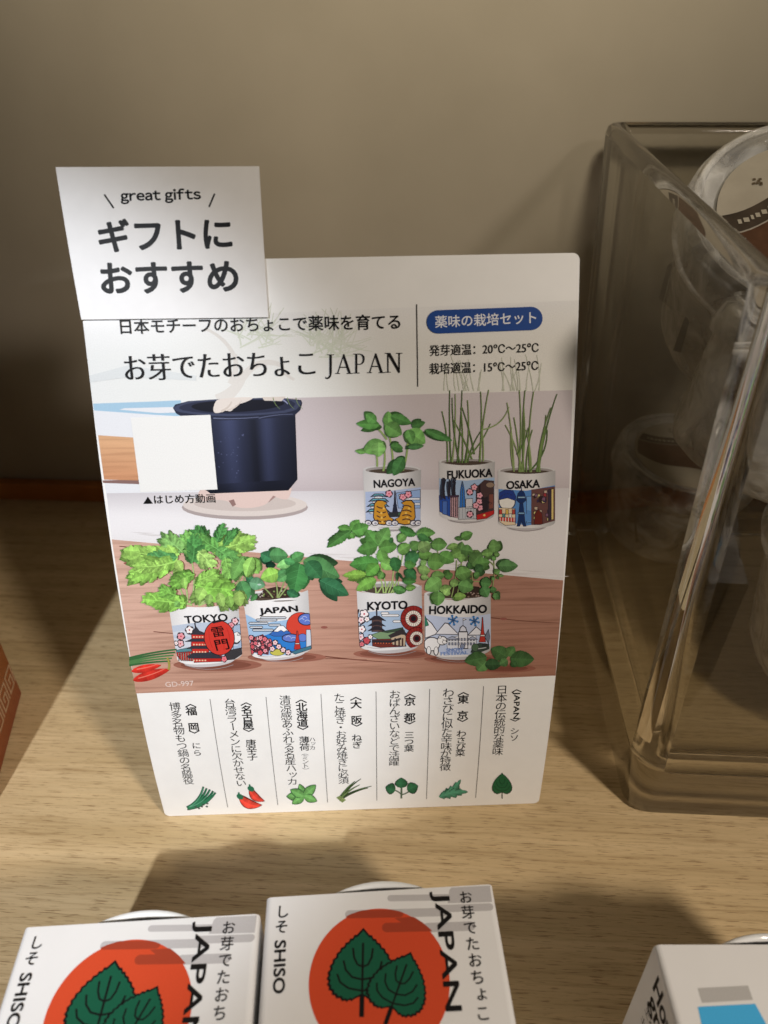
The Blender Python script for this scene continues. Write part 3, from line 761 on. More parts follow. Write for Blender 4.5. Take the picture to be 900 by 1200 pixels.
ZN = (415, 530, 3.673)
body = [(38, 78), (100, 88), (163, 92), (225, 88), (288, 74), (286, 302), (250, 320), (163, 329), (85, 322), (48, 300)]
pr = cup(body, [(95, 318), (163, 325), (240, 318), (225, 336), (163, 342), (110, 336)], ZN, ((163, 74), 125, 20), .93)
pr.poly([(48, 170), (160, 165), (286, 150), (285, 292), (163, 318), (50, 290)], (178, 194, 226)); pr.poly([(180, 175), (285, 160), (285, 240), (190, 240)], (150, 178, 222))
for a, b, y in ((70, 140, 178), (62, 150, 198), (54, 152, 220), (50, 156, 244)): pr.poly([(a, y+14), (a+18, y), (b-16, y), (b, y+14), ((a+b)/2, y+8)], (54, 110, 128)); pr.poly([(a+6, y+11), (a+20, y+2), (b-18, y+2), (b-6, y+11), ((a+b)/2, y+6)], (110, 186, 204)); pr.poly([(a+18, y+13), (b-18, y+13), (b-18, y+20), (a+18, y+20)], (236, 238, 240))
for x0_, x1_, y in ((200, 285, 200), (215, 286, 222), (190, 250, 185)): pr.cloud(x0_, x1_, y, 9, (238, 240, 246))
pr.poly([(164, 262), (172, 215), (174, 165), (177, 165), (180, 215), (188, 262)], (44, 48, 66)); pr.poly([(168, 225), (184, 225), (184, 231), (167, 231)], (44, 48, 66)); pr.poly([(150, 258), (215, 256), (215, 276), (150, 278)], (52, 56, 60)); pr.disc((198, 266), 9, (70, 110, 80))
for c, sx in ((118, 1), (228, -1)):
    g = [(-30, -35), (-18, -48), (4, -48), (24, -38), (12, -28), (22, -8), (34, 22), (50, 30), (44, 46), (10, 54), (-22, 50), (-34, 22)]
    pr.poly([(c+x*sx*1.06, 256+y*1.05) for x, y in g], (92, 58, 24)); pr.poly([(c+x*sx, 256+y) for x, y in g], (206, 148, 50))
    for y in (-24, -4, 16, 34): pr.curve((c-20, 256+y), (c+18*1, 256+y+4), .15*sx, 3, (138, 88, 30)); pr.disc((c+random.uniform(-10, 10), 256+y+9), 5, (236, 190, 92))
for c in ((150, 178), (210, 192), (233, 181)): pr.flower(c, 15, (240, 164, 180))
for x in (60, 90, 150, 175, 255, 275): pr.disc((x, 303), 15, (120, 120, 136), 12); pr.disc((x, 304), 13, (232, 230, 234), 10); pr.disc((x+2, 305), 6, (160, 160, 176), 5)
pr.text('NAGOYA', (86, 152), (262, 143), 32, (30, 30, 34), .035)
pr.build('printed_cup', M_INK, pic, root)

body = [(365, 42), (420, 52), (482, 56), (545, 52), (606, 40), (602, 266), (570, 285), (482, 293), (400, 285), (367, 262)]
pr = cup(body, [(395, 280), (482, 290), (575, 278), (560, 300), (482, 306), (410, 300)], ZN, ((485, 40), 121, 18), .93)
pr.poly([(366, 112), (482, 122), (604, 108), (602, 258), (482, 284), (367, 254)], (168, 194, 226)); pr.poly([(366, 185), (414, 190), (416, 278), (368, 255)], (48, 84, 168)); pr.poly([(380, 210), (400, 210), (400, 270), (380, 265)], (80, 116, 190))
for i in range(26): x = random.uniform(372, 440); pr.curve((x, random.uniform(110, 130)), (x+random.uniform(-6, 6), random.uniform(165, 205)), .05, 5, random.choice([(40, 56, 82), (62, 84, 110), (30, 40, 58)]), 2)
pr.poly([(414, 186), (448, 184), (448, 282), (414, 276)], (212, 172, 180))
for x in (420, 428, 436, 443): pr.stroke([(x, 190), (x, 276)], 2, (120, 84, 98))
pr.poly([(412, 186), (450, 184), (450, 192), (412, 194)], (80, 60, 80))
pr.poly([(454, 246), (457, 165), (464, 125), (467, 125), (475, 165), (478, 246)], (58, 122, 204)); pr.stroke([(466, 128), (466, 244)], 3, (120, 176, 232))
pr.poly([(448, 238), (526, 232), (526, 286), (448, 288)], (196, 200, 206)); pr.poly([(480, 200), (510, 198), (510, 240), (480, 240)], (214, 214, 220))
for x in range(454, 522, 12): pr.stroke([(x, 240), (x, 284)], 1.6, (128, 132, 142))
pr.poly([(524, 150), (560, 118), (602, 122), (602, 258), (524, 276)], (78, 60, 60)); pr.curve((540, 140), (590, 220), .2, 7, (40, 30, 32)); pr.disc((585, 140), 18, (150, 128, 110), 12); pr.poly([(550, 200), (575, 190), (575, 250), (550, 256)], (52, 44, 48)); pr.poly([(580, 180), (600, 178), (600, 240), (580, 244)], (130, 80, 70))
pr.poly([(526, 268), (602, 248), (602, 264), (570, 284), (528, 290)], (192, 48, 46)); pr.disc((560, 270), 5, (240, 200, 120))
for c in ((498, 170), (517, 150), (540, 185), (538, 212), (541, 238), (498, 266), (524, 228)): pr.flower(c, 14, (240, 176, 190))
pr.text('FUKUOKA', (402, 114), (594, 104), 34, (30, 30, 34), .035)
pr.build('printed_cup', M_INK, pic, root)

body = [(618, 80), (680, 90), (742, 93), (804, 90), (866, 78), (865, 296), (830, 316), (742, 325), (655, 318), (620, 298)]
pr = cup(body, [(650, 314), (742, 322), (835, 312), (815, 334), (742, 340), (665, 334)], ZN, ((742, 78), 124, 19), .93)
pr.poly([(621, 158), (742, 165), (864, 142), (864, 292), (742, 316), (622, 290)], (96, 148, 212)); pr.poly([(742, 190), (764, 188), (764, 300), (742, 304)], (120, 170, 224))
pr.disc((658, 212), 36, (60, 60, 80)); pr.disc((658, 212), 34, (240, 238, 232)); pr.poly([(622, 205), (626, 172), (650, 160), (684, 165), (696, 190), (694, 208), (660, 196)], (44, 66, 142))
pr.poly([(622, 238), (694, 242), (694, 312), (650, 314), (622, 296)], (236, 214, 180))
for i, cc in enumerate(((200, 70, 60), (90, 150, 150), (226, 190, 96), (240, 236, 228), (190, 80, 70))): pr.poly([(624+i*14, 246+(i % 2)*18), (636+i*14, 246+(i % 2)*18), (636+i*14, 266+(i % 2)*24), (624+i*14, 266+(i % 2)*24)], cc)
pr.poly([(624, 278), (694, 282), (694, 300), (624, 294)], (206, 76, 66))
for x in range(628, 690, 12): pr.stroke([(x, 280), (x, 298)], 3, (244, 238, 230))
nv = (34, 58, 108)
pr.poly([(700, 318), (706, 290), (713, 215), (726, 215), (734, 290), (740, 318), (728, 318), (720, 298), (712, 318)], nv); pr.poly([(698, 206), (704, 178), (714, 165), (726, 165), (734, 178), (740, 206), (726, 218), (712, 218)], nv); pr.poly([(704, 190), (735, 190), (735, 197), (704, 197)], (150, 190, 220)); pr.stroke([(720, 165), (720, 150)], 4, nv); pr.poly([(706, 258), (733, 258), (734, 266), (705, 266)], (130, 176, 214))
pr.poly([(762, 160), (864, 146), (864, 294), (800, 312), (762, 312)], (110, 76, 74))
for i in range(26):
    x = random.uniform(764, 850); y = random.uniform(160, 285); pr.poly([(x, y), (x+random.uniform(8, 18), y-1), (x+14, y+random.uniform(6, 18)), (x, y+12)], random.choice([(200, 180, 160), (160, 60, 66), (70, 54, 92), (222, 206, 140), (130, 96, 120), (60, 40, 44)]))
pr.poly([(774, 310), (778, 262), (792, 244), (808, 262), (812, 308)], (112, 46, 40)); pr.poly([(835, 160), (846, 158), (846, 290), (835, 294)], (70, 56, 70)); pr.poly([(848, 158), (858, 156), (858, 288), (848, 290)], (224, 200, 130))
pr.text('OSAKA', (656, 158), (798, 150), 33, (30, 30, 34), .035)
pr.build('printed_cup', M_INK, pic, root)

# --- printed plants
def plant(Zm, h=9e-4): return Print(card, h).zoom(*Zm)
# jagged mustard greens (Tokyo cup)
pr = plant((140, 600, 5.625)); G = (150, 196, 96); GD = (78, 140, 74)
for a, b in (((470, 615), (480, 330)), ((440, 610), (330, 400)), ((500, 610), (690, 300)), ((480, 612), (250, 560)), ((520, 612), (820, 290)), ((450, 610), (390, 340)), ((520, 615), (760, 460))): pr.curve(a, b, .06, 11, (176, 206, 132), 7)
mustard = (((560, 190), (500, 110), .5, GD, .3), ((600, 230), (900, 165), .22, G, .35), ((690, 220), (770, 110), .24, GD, .5), ((640, 200), (690, 66), .22, GD, .5), ((660, 240), (520, 150), .3, (100, 160, 80), .56), ((560, 330), (430, 140), .3, (120, 178, 92), .56), ((480, 330), (490, 150), .32, GD, .45), ((420, 260), (300, 165), .4, (128, 178, 100), .5), ((400, 270), (30, 245), .2, G, .45), ((390, 290), (185, 275), .2, (84, 146, 84), .56), ((370, 320), (80, 440), .24, (140, 190, 88), .6), ((330, 330), (95, 350), .2, G, .4), ((380, 310), (420, 380), .4, (170, 212, 110), .25), ((520, 250), (620, 355), .34, (162, 204, 112), .45), ((640, 230), (780, 300), .34, (96, 154, 82), .56), ((700, 290), (740, 430), .3, (128, 182, 90), .45), ((820, 290), (745, 440), .26, (118, 176, 92), .2), ((880, 290), (840, 420), .3, (140, 190, 96), .2), ((500, 400), (350, 480), .3, (118, 172, 76), .5), ((500, 470), (745, 500), .34, (126, 180, 78), .45), ((520, 440), (640, 390), .4, (140, 190, 90), .45), ((560, 490), (520, 570), .5, (150, 192, 100), .15), ((440, 590), (155, 560), .22, (136, 190, 86), .58), ((380, 540), (280, 490), .4, (120, 176, 80), .5), ((400, 580), (370, 615), .5, (120, 172, 90), .1), ((600, 530), (590, 600), .42, (138, 178, 96), .1), ((660, 520), (690, 615), .34, (146, 186, 98), .1), ((720, 540), (740, 618), .4, (128, 172, 84), .1), ((790, 510), (800, 612), .4, (142, 176, 92), .1), ((430, 420), (440, 500), .3, (150, 200, 100), .2))
for b, t, wr, c, j in mustard:                      # shaded leaves behind, then the lit ones
    o = (random.uniform(-30, 30), random.uniform(-10, 30)); pr.frill((b[0]+o[0]*.4, b[1]+o[1]*.4), (t[0]+o[0], t[1]+o[1]), wr*1.1, tuple(x*.74 for x in c), random.uniform(-.1, .1))
for b, t, wr, c, j in mustard:
    if j < .26: pr.leaf(b, t, wr, c, .1, 6, True, random.uniform(-.05, .05))
    else: pr.frill(b, t, wr*1.15, c, random.uniform(-.1, .1))
pr.build('printed_plant', M_INK, pic, root)
# shiso (Japan cup)
pr = plant((270, 620, 6)); S1 = (82, 142, 86); S2 = (52, 108, 72)
pr.poly([(190, 480), (240, 420), (330, 400), (430, 430), (480, 460), (460, 478), (330, 486)], (62, 48, 42))
for i in range(30): pr.disc((random.uniform(210, 460), random.uniform(415, 475)), random.uniform(4, 10), random.choice([(190, 180, 170), (90, 74, 60), (40, 32, 28), (130, 150, 90)]), 6, n=7)
for a, b in (((330, 480), (400, 260)), ((330, 480), (310, 330)), ((340, 480), (480, 230)), ((300, 480), (200, 380)), ((20, 420), (110, 250)), ((60, 420), (110, 300)), ((400, 260), (520, 215))): pr.curve(a, b, .05, 10, (150, 170, 110), 7)
pr.leaves((((110, 190), (15, 350), .32, (100, 160, 80), .08), ((130, 200), (200, 310), .4, (130, 182, 88), .06), ((290, 210), (215, 165), .5, S2, .05), ((275, 180), (405, 185), .44, S1, .08), ((435, 210), (517, 170), .44, (84, 146, 84), .06), ((260, 250), (320, 250), .45, (22, 60, 42), .05), ((430, 225), (325, 262), .3, (124, 184, 110), .06), ((380, 215), (455, 235), .36, (80, 150, 88), .06), ((340, 300), (215, 345), .42, (140, 190, 86), .06), ((340, 330), (390, 280), .4, S1, .06), ((395, 320), (330, 360), .4, (84, 140, 84), .06), ((490, 240), (445, 455), .36, (72, 142, 78), .09), ((515, 215), (768, 335), .26, (70, 118, 70), .07), ((540, 225), (640, 340), .42, (56, 112, 70), .05), ((630, 355), (832, 460), .25, S2, .06), ((160, 360), (110, 330), .5, S2, .05), ((135, 370), (245, 390), .42, (106, 160, 120), .05), ((75, 360), (120, 500), .36, S1, .06), ((20, 430), (70, 525), .42, (120, 160, 84), .05), ((185, 455), (145, 500), .34, (70, 120, 70), .05), ((400, 430), (480, 470), .34, S2, .05)), 9)
pr.disc((205, 385), 14, (190, 214, 202), 6)
pr.build('printed_plant', M_INK, pic, root)
# mitsuba (Kyoto cup)
pr = plant((380, 600, 6.923)); K1 = (92, 146, 70)
for x0_, x1_, y1 in ((420, 400, 560), (480, 440, 500), (500, 470, 480), (520, 560, 470), (540, 600, 500), (560, 560, 560), (490, 530, 560), (430, 470, 590), (590, 600, 560)): pr.curve((x0_, 655), (x1_, y1), .05, 12, (168, 196, 122), 8)
for a, b in (((460, 520), (440, 270)), ((440, 270), (285, 205)), ((590, 540), (600, 350)), ((620, 420), (640, 260)), ((780, 370), (720, 300)), ((450, 380), (415, 335))): pr.curve(a, b, .04, 8, (150, 190, 100), 6)
pr.leaves((((215, 145), (110, 120), .34, K1, .2), ((215, 140), (285, 60), .4, K1, .2), ((215, 150), (20, 285), .2, (74, 124, 62), .22), ((225, 150), (360, 105), .4, (84, 138, 66), .2), ((225, 160), (240, 212), .5, K1, .1), ((440, 270), (340, 140), .4, (82, 134, 66), .2), ((440, 265), (520, 120), .42, (100, 152, 80), .2), ((430, 270), (265, 310), .36, (88, 142, 70), .2), ((450, 290), (590, 270), .42, (96, 150, 74), .18), ((455, 300), (500, 420), .4, (106, 160, 78), .15), ((540, 250), (550, 200), .4, (62, 112, 60), .2), ((440, 400), (205, 425), .28, (78, 138, 66), .22), ((440, 420), (340, 510), .4, (92, 150, 66), .18), ((340, 500), (150, 510), .22, (124, 168, 72), .3), ((420, 540), (260, 630), .3, (112, 164, 74), .25), ((460, 400), (570, 450), .42, (114, 166, 84), .15), ((560, 360), (590, 480), .42, (60, 118, 66), .15), ((470, 480), (440, 540), .4, (100, 150, 76), .1), ((600, 230), (670, 170), .4, (104, 150, 80), .2), ((600, 320), (700, 260), .4, (112, 162, 84), .15), ((745, 180), (605, 130), .24, (74, 130, 66), .25), ((745, 170), (900, 165), .3, (92, 142, 74), .2), ((760, 180), (850, 220), .34, (70, 124, 70), .15), ((700, 290), (770, 240), .5, (106, 156, 84), .1), ((660, 400), (770, 340), .42, (70, 132, 80), .12), ((650, 410), (740, 430), .4, (86, 142, 70), .12), ((660, 470), (745, 540), .42, (56, 112, 66), .12), ((640, 560), (745, 555), .3, (70, 124, 62), .15), ((560, 610), (660, 640), .34, (80, 130, 70), .12), ((660, 610), (740, 600), .36, (112, 160, 80), .15), ((590, 480), (592, 555), .16, (46, 92, 54), .0), ((760, 300), (860, 260), .45, (138, 176, 108), .06)), 8, .05)
pr.build('printed_plant', M_INK, pic, root)
# mint (Hokkaido cup)
pr = plant((490, 600, 6.4286)); H1 = (104, 148, 84)
pr.poly([(140, 600), (300, 640), (480, 600), (460, 560), (300, 540)], (60, 48, 42)); pr.poly([(360, 640), (480, 620), (470, 590), (380, 610)], (58, 44, 38))
for i in range(16): pr.disc((random.uniform(370, 470), random.uniform(600, 640)), 8, random.choice([(170, 150, 140), (90, 70, 60)]), 5, n=7)
for a, b in (((290, 640), (330, 220)), ((410, 560), (400, 440)), ((555, 600), (570, 340)), ((570, 400), (540, 370)), ((250, 640), (290, 360)), ((420, 520), (500, 515)), ((150, 310), (145, 290)), ((330, 390), (300, 400))): pr.curve(a, b, .03, 8, (150, 168, 108), 6)
pr.leaves([(b, t, wr, c, .05) for b, t, wr, c in (((330, 200), (275, 192), .34, (84, 126, 70)), ((325, 190), (410, 155), .4, (92, 138, 74)), ((100, 240), (218, 240), .42, (100, 148, 80)), ((90, 230), (0, 280), .42, (122, 166, 100)), ((300, 245), (215, 270), .3, (124, 164, 92)), ((320, 300), (330, 220), .4, H1), ((320, 290), (240, 330), .45, (112, 156, 84)), ((320, 280), (415, 300), .46, (92, 138, 76)), ((325, 310), (325, 375), .45, (118, 162, 90)), ((0, 320), (110, 310), .3, (96, 140, 70)), ((70, 370), (200, 380), .5, (104, 152, 78)), ((160, 310), (270, 370), .42, (92, 142, 72)), ((420, 300), (470, 310), .5, (118, 158, 90)), ((400, 400), (480, 300), .45, (98, 142, 80)), ((430, 380), (540, 370), .42, (88, 134, 72)), ((390, 420), (380, 370), .4, (80, 128, 70)), ((430, 440), (490, 400), .5, (72, 118, 70)), ((575, 300), (565, 200), .46, H1), ((560, 300), (475, 310), .36, (112, 156, 86)), ((570, 310), (610, 310), .55, (108, 152, 84)), ((575, 330), (560, 360), .6, (98, 146, 80)), ((600, 400), (750, 400), .32, (80, 122, 74)), ((570, 450), (615, 430), .5, (104, 148, 84)), ((600, 470), (645, 475), .3, (110, 150, 86)), ((280, 470), (400, 440), .42, (102, 148, 80)), ((100, 480), (200, 470), .4, (112, 154, 84)), ((170, 500), (50, 580), .42, (110, 158, 86)), ((150, 590), (145, 700), .48, (96, 142, 76)), ((200, 480), (260, 460), .5, (90, 136, 70)), ((240, 520), (300, 540), .5, (132, 172, 98)), ((160, 580), (250, 560), .3, (136, 178, 98)), ((200, 620), (230, 570), .5, (142, 182, 104)), ((270, 630), (360, 625), .35, (132, 172, 88)), ((300, 540), (415, 570), .42, (98, 146, 82)), ((420, 480), (460, 450), .5, (84, 130, 72)), ((470, 520), (550, 530), .55, (78, 126, 72)), ((480, 560), (520, 635), .5, (84, 134, 80)), ((540, 580), (590, 575), .5, (84, 128, 74)), ((580, 600), (585, 655), .42, (88, 134, 78)), ((550, 500), (580, 490), .4, (96, 140, 80)), ((0, 420), (90, 440), .4, (130, 168, 96)), ((20, 390), (60, 360), .5, (124, 166, 96)), ((20, 480), (80, 490), .35, (130, 164, 96)))], 9, .05)
pr.build('printed_plant', M_INK, pic, root)
# chilli seedling (Nagoya cup)
pr = plant((400, 460, 3.4615))
for a, b in (((170, 318), (175, 230)), ((210, 310), (180, 120)), ((250, 315), (270, 180)), ((145, 300), (140, 240)), ((185, 190), (130, 130)), ((265, 215), (320, 140))): pr.curve(a, b, .04, 8, (150, 176, 104), 6)
pr.leaves([(b, t, wr, c, .04) for b, t, wr, c in (((155, 130), (60, 125), .22, (88, 146, 72)), ((140, 120), (100, 85), .4, (96, 156, 80)), ((190, 140), (190, 75), .34, (110, 166, 86)), ((200, 95), (285, 125), .24, (76, 128, 66)), ((180, 130), (245, 170), .42, (112, 168, 90)), ((285, 135), (340, 120), .3, (74, 124, 66)), ((340, 150), (450, 195), .15, (72, 122, 66)), ((270, 155), (340, 205), .42, (110, 164, 88)), ((270, 150), (290, 200), .4, (96, 150, 80)), ((170, 200), (90, 240), .36, (112, 166, 88)), ((100, 240), (55, 235), .24, (108, 160, 84)), ((150, 200), (150, 260), .5, (122, 174, 96)), ((200, 215), (250, 225), .34, (86, 142, 74)), ((270, 220), (335, 215), .2, (70, 116, 68)), ((250, 262), (212, 335), .32, (76, 132, 74)))], 7)
pr.build('printed_plant', M_INK, pic, root)
# garlic chives and spring onions (Fukuoka, Osaka cups)
def blades(sets):
    pr = plant((400, 460, 3.4615))
    for a, b, bd in sets:
        pr.curve(a, b, bd, 6.0, random.choice([(112, 138, 80), (128, 152, 92), (92, 118, 68), (146, 166, 110)]), 3.2, n=9)
    pr.build('printed_plant', M_INK, pic, root)
blades([((430, 280), (408, 75), .04), ((445, 280), (440, -10), -.01), ((450, 282), (462, 5), .02), ((470, 284), (490, -10), .01), ((480, 284), (450, 20), -.03), ((490, 285), (485, 60), .02), ((505, 284), (512, 30), .03), ((512, 282), (570, 150), -.05), ((540, 250), (490, 60), .02), ((515, 262), (605, 125), .05), ((560, 280), (565, -5), .02), ((562, 280), (598, -12), -.02), ((575, 278), (572, 160), .02), ((568, 150), (680, 58), .16), ((530, 270), (455, 110), .02), ((500, 285), (515, 170), .02)])
blades([((700, 320), (672, 40), .02), ((700, 318), (690, 140), -.04), ((720, 322), (722, -10), .02), ((725, 322), (700, 100), .02), ((740, 322), (745, -10), -.02), ((735, 320), (665, 130), .04), ((765, 322), (780, -5), -.03), ((770, 322), (750, 150), .03), ((760, 320), (835, 150), .12), ((800, 322), (875, 5), -.03), ((795, 322), (850, 60), -.04), ((805, 322), (826, 155), -.05), ((790, 320), (830, 90), .03), ((750, 322), (775, 150), -.04), ((730, 322), (740, 60), .03), ((712, 250), (760, 140), .05)])
# chillies, stalks and a mint sprig lying on the printed table
pr = Print(card, 9e-4).zoom(130, 600, 3.2143)
for k in range(5): pr.curve((70, 548+k*7), (248-k*6, 516+k*11), -.02, 8, random.choice([(62, 110, 66), (84, 134, 80), (50, 92, 60)]), 6)
pr.build('printed_stalks', M_INK, pic, root)
for pts in (((78, 598), (190, 575), .08, 30), ((84, 632), (224, 590), .10, 36)):
    pr = Print(card, 1.0e-3).zoom(130, 600, 3.2143)
    pr.leaf(pts[0], pts[1], .125, (198, 50, 40), 0, 1, vein=False); pr.curve((pts[0][0]+20, pts[0][1]-8), (pts[1][0]-18, pts[1][1]-3), .03, 4, (236, 130, 110), 2)
    if pts[1][0] > 200: pr.curve((218, 592), (212, 546), .1, 8, (170, 160, 80), 6)
    pr.build('printed_chilli', M_INK, pic, root)
pr = Print(card, 9e-4).zoom(380, 600, 3.2143)
for b, t, wr, c in (((612, 545), (528, 560), .34, (70, 108, 62)), ((610, 560), (575, 596), .5, (84, 124, 72)), ((605, 572), (668, 572), .36, (56, 92, 56)), ((690, 545), (628, 512), .42, (76, 116, 66)), ((690, 540), (715, 505), .5, (88, 130, 74)), ((700, 550), (790, 552), .36, (72, 112, 64)), ((690, 556), (660, 574), .5, (80, 118, 70)), ((705, 560), (722, 582), .5, (62, 100, 58))): pr.leaf(b, t, wr, c, .08, 9)
pr.build('printed_mint_sprig', M_INK, pic, root)
pr = Print(card, 9e-4).zoom(160, 790, 3.4615); pr.text('GD-997', (120, 50), (234, 44), 20, (236, 214, 204), .01); pr.build('item_number_lettering', M_INK, root, root)

# --- headline, title, badge, temperatures
pr = Print(card, 8e-4); pr.text('日本モチーフのおちょこで薬味を育てる', (142, 391.5), (469, 385.5), 17.5, bold=.014); pr.build('headline_lettering', M_INK, root, root)
pr = Print(card, 8e-4)
pr.text('お芽でたおちょこ', (148, 446.5), (369, 440), 30.5, bold=-.008, thickx=[-.00014, 0, .00014, .00026])
def serif(pr, x, y, w_, h, strokes):
    for pts in strokes: pr.poly([(x+p[0]*w_, y-p[1]*h) for p in pts], (22, 20, 20))
J_ = [[(.42, .97), (.66, .97), (.66, .1), (.58, -.12), (.42, -.02), (.42, .1)], [(.2, 1), (.88, 1), (.88, .965), (.2, .965)], [(.58, -.12), (.42, -.22), (.22, -.26), (.02, -.22), (.02, -.14), (.2, -.18), (.36, -.12), (.44, -.02)]]
A_ = [[(.10, .02), (.17, .02), (.50, .93), (.47, 1.0)], [(.45, 1), (.53, 1), (.92, .02), (.76, .02), (.44, .86)], [(.26, .36), (.68, .36), (.66, .31), (.25, .31)], [(-.02, .035), (.28, .035), (.28, 0), (-.02, 0)], [(.66, .035), (1.02, .035), (1.02, 0), (.66, 0)]]
P_ = [[(.16, .98), (.32, .98), (.32, .02), (.16, .02)], [(.0, 1), (.55, 1), (.55, .965), (.0, .965)], [(.0, .035), (.5, .035), (.5, 0), (0, 0)], [(.5, 1), (.72, .97), (.88, .86), (.9, .72), (.84, .56), (.68, .46), (.46, .43), (.32, .45), (.32, .49), (.5, .475), (.66, .53), (.74, .66), (.74, .8), (.64, .92), (.5, .965)]]
N_ = [[(.12, .98), (.2, .98), (.2, .02), (.13, .02)], [(.10, 1), (.30, 1), (.86, .14), (.86, -.02), (.80, -.02)], [(.80, .98), (.88, .98), (.88, -.02), (.80, .1)], [(-.03, 1), (.26, 1), (.26, .965), (-.03, .965)], [(.66, 1), (1.03, 1), (1.03, .965), (.66, .965)], [(-.03, .035), (.34, .035), (.34, 0), (-.03, 0)]]
for x, w_, g in ((381, 12, J_), (393, 20, A_), (414, 15, P_), (430.5, 20, A_), (451.5, 19.5, N_)): serif(pr, x, 438.3-(x-381)*.026, w_, 23, g)
pr.build('title_lettering', M_INK, root, root)
pr = Print(card, 8e-4); pr.stroke([(488.3, 356.5), (489.6, 453)], 1.1, (60, 60, 60)); pr.build('divider_line', M_INK, root, root)
pr = Print(card, 8e-4)
pill = []
a0, b0 = (513.5, 377.2), (622, 373.2)
for i in range(13): t = math.radians(90+180*i/12-2); pill.append((a0[0]+13.7*math.cos(t), a0[1]+13.7*math.sin(t)))
for i in range(13): t = math.radians(270+180*i/12-2); pill.append((b0[0]+13.7*math.cos(t), b0[1]+13.7*math.sin(t)))
pr.poly(pill, (34, 76, 152)); bd = pr.build('badge', M_INK, root, root)
pr = Print(card, 8.4e-4); pr.text('薬味の栽培セット', (510, 384.3), (628, 378.8), 14, (244, 246, 250), .012); pr.build('badge_lettering', M_INK, bd, root)
pr = Print(card, 8e-4); pr.text('発芽適温：20℃〜25℃', (503.5, 417.3), (631, 413.3), 13, bold=.008); pr.text('栽培適温：15℃〜25℃', (503.5, 438.6), (630.5, 434.3), 13, bold=.008); pr.build('temperature_lettering', M_INK, root, root)

# --- the seven caption columns, their dividers and herb pictures
ZA, ZB = (190, 790, 4.091), (380, 790, 3.4615)
caps = [(ZA, [('〈福　岡〉', (132, 120), (159, 305), .022, 1.12), ('にら', (162, 325), (171, 393), .006, .95), ('博多名物もつ鍋の名脇役', (58, 135), (130, 527), .0, 1.12)]),
        (ZA, [('〈名古屋〉', (400, 112), (418, 297), .022, 1.12), ('唐辛子', (424, 313), (434, 412), .008, 1.15), ('台湾ラーメンに欠かせない', (322, 118), (381, 537), .0, 1.15)]),
        (ZA, [('〈北海道〉', (664, 98), (677, 288), .022, 1.12), ('薄荷', (680, 298), (684, 366), .008, 1.1), ('（ミント）', (684, 366), (689, 470), -.004, 1.2), ('ハッカ', (720, 302), (721, 362), -.002, 1.15), ('清涼感あふれる名産ハッカ', (588, 102), (626, 530), .0, 1.15)]),
        (ZB, [('〈大　阪〉', (127, 73), (133, 230), .022, 1.15), ('ねぎ', (131, 243), (134, 301), .008, 1.1), ('たこ焼き・お好み焼きに必須', (60, 78), (79, 443), .0, 1.2)]),
        (ZB, [('〈京　都〉', (348, 60), (346, 221), .022, 1.15), ('三つ葉', (345, 232), (343, 314), .008, 1.1), ('おばんざいなどで活躍', (286, 65), (283, 370), .0, 1.15)]),
        (ZB, [('〈東　京〉', (565, 53), (560, 211), .022, 1.15), ('わさび菜', (557, 227), (551, 332), .008, 1.15), ('わさびに似た辛味が特徴', (504, 58), (490, 390), .0, 1.2)]),
        (ZB, [('シソ', (773, 216), (770, 272), .004, 1.05), ('日本の伝統的な薬味', (722, 45), (702, 328), .0, 1.15)])]
for i, (Zm, items) in enumerate(caps):
    pr = Print(card, 2e-4).zoom(*Zm)
    for tx, a, b, bo, k in items: pr.column(tx, a, b, bold=bo, k=k, wide=1.0)
    if i == 6:
        pr.text('JAPAN', (764, 72), (759, 182), 30, bold=.02, side=True)
        pr.column('〈', (781, 42), (780, 75), bold=.02, k=1.0); pr.column('〉', (775, 178), (774, 210), bold=.02, k=1.0)
    pr.build('caption_lettering', M_INK, root, root)
for Zm, a, b in (((160, 790, 3.4615), (298, 100), (370, 540)), ((160, 790, 3.4615), (525, 92), (573, 530)), ((160, 790, 3.4615), (748, 80), (775, 520)), ((380, 790, 3.2143), (195, 65), (198, 475)), ((380, 790, 3.2143), (397, 55), (385, 470)), ((380, 790, 3.2143), (600, 45), (570, 465))):
    pr = Print(card, 2e-4).zoom(*Zm); pr.stroke([a, b], 2.4, (110, 106, 106)); pr.build('divider_line', M_INK, root, root)
Z1, Z2 = (200, 900, 3.913), (380, 900, 3.6)
def icon(Zm): return Print(card, 2e-4).zoom(*Zm)
pr = icon(Z1)   # chives and seeds
for b in ((150, 85), (165, 92), (180, 98), (195, 105), (206, 112)):
    pr.curve((76, 184), b, .12, 19, (24, 70, 52), 9)
for b in ((150, 88), (166, 95), (182, 101), (197, 108), (205, 114)):
    pr.curve((78, 183), b, .12, 13, (44, 128, 92), 5)
for b in ((150, 90), (182, 103)): pr.curve((85, 178), b, .12, 3, (110, 180, 150), 2)
for c in ((116, 178), (143, 176), (166, 176), (150, 167), (168, 162), (130, 184)): pr.disc(c, 6, (70, 80, 76), 4, .3, n=8)
pr.build('herb_icon', M_INK, root, root)
pr = icon(Z1)   # two chillies
for a, b, bd in (((316, 128), (420, 170), .16), ((366, 92), (432, 152), .16)):
    pr.leaf((a[0]-4, a[1]-4), b, .2, (120, 30, 26), 0, 1, vein=False, bend=bd, tone=1); pr.leaf((a[0]-2, a[1]), (b[0]-4, b[1]-1), .17, (232, 72, 58), 0, 1, vein=False, bend=bd, tone=1)
    pr.disc((a[0]+2, a[1]+3), 17, (44, 116, 84), 12, .5, n=12); pr.curve((a[0]-2, a[1]), (a[0]-6, a[1]-17), .1, 8, (44, 116, 84))
pr.build('herb_icon', M_INK, root, root)
pr = icon(Z1)   # mint
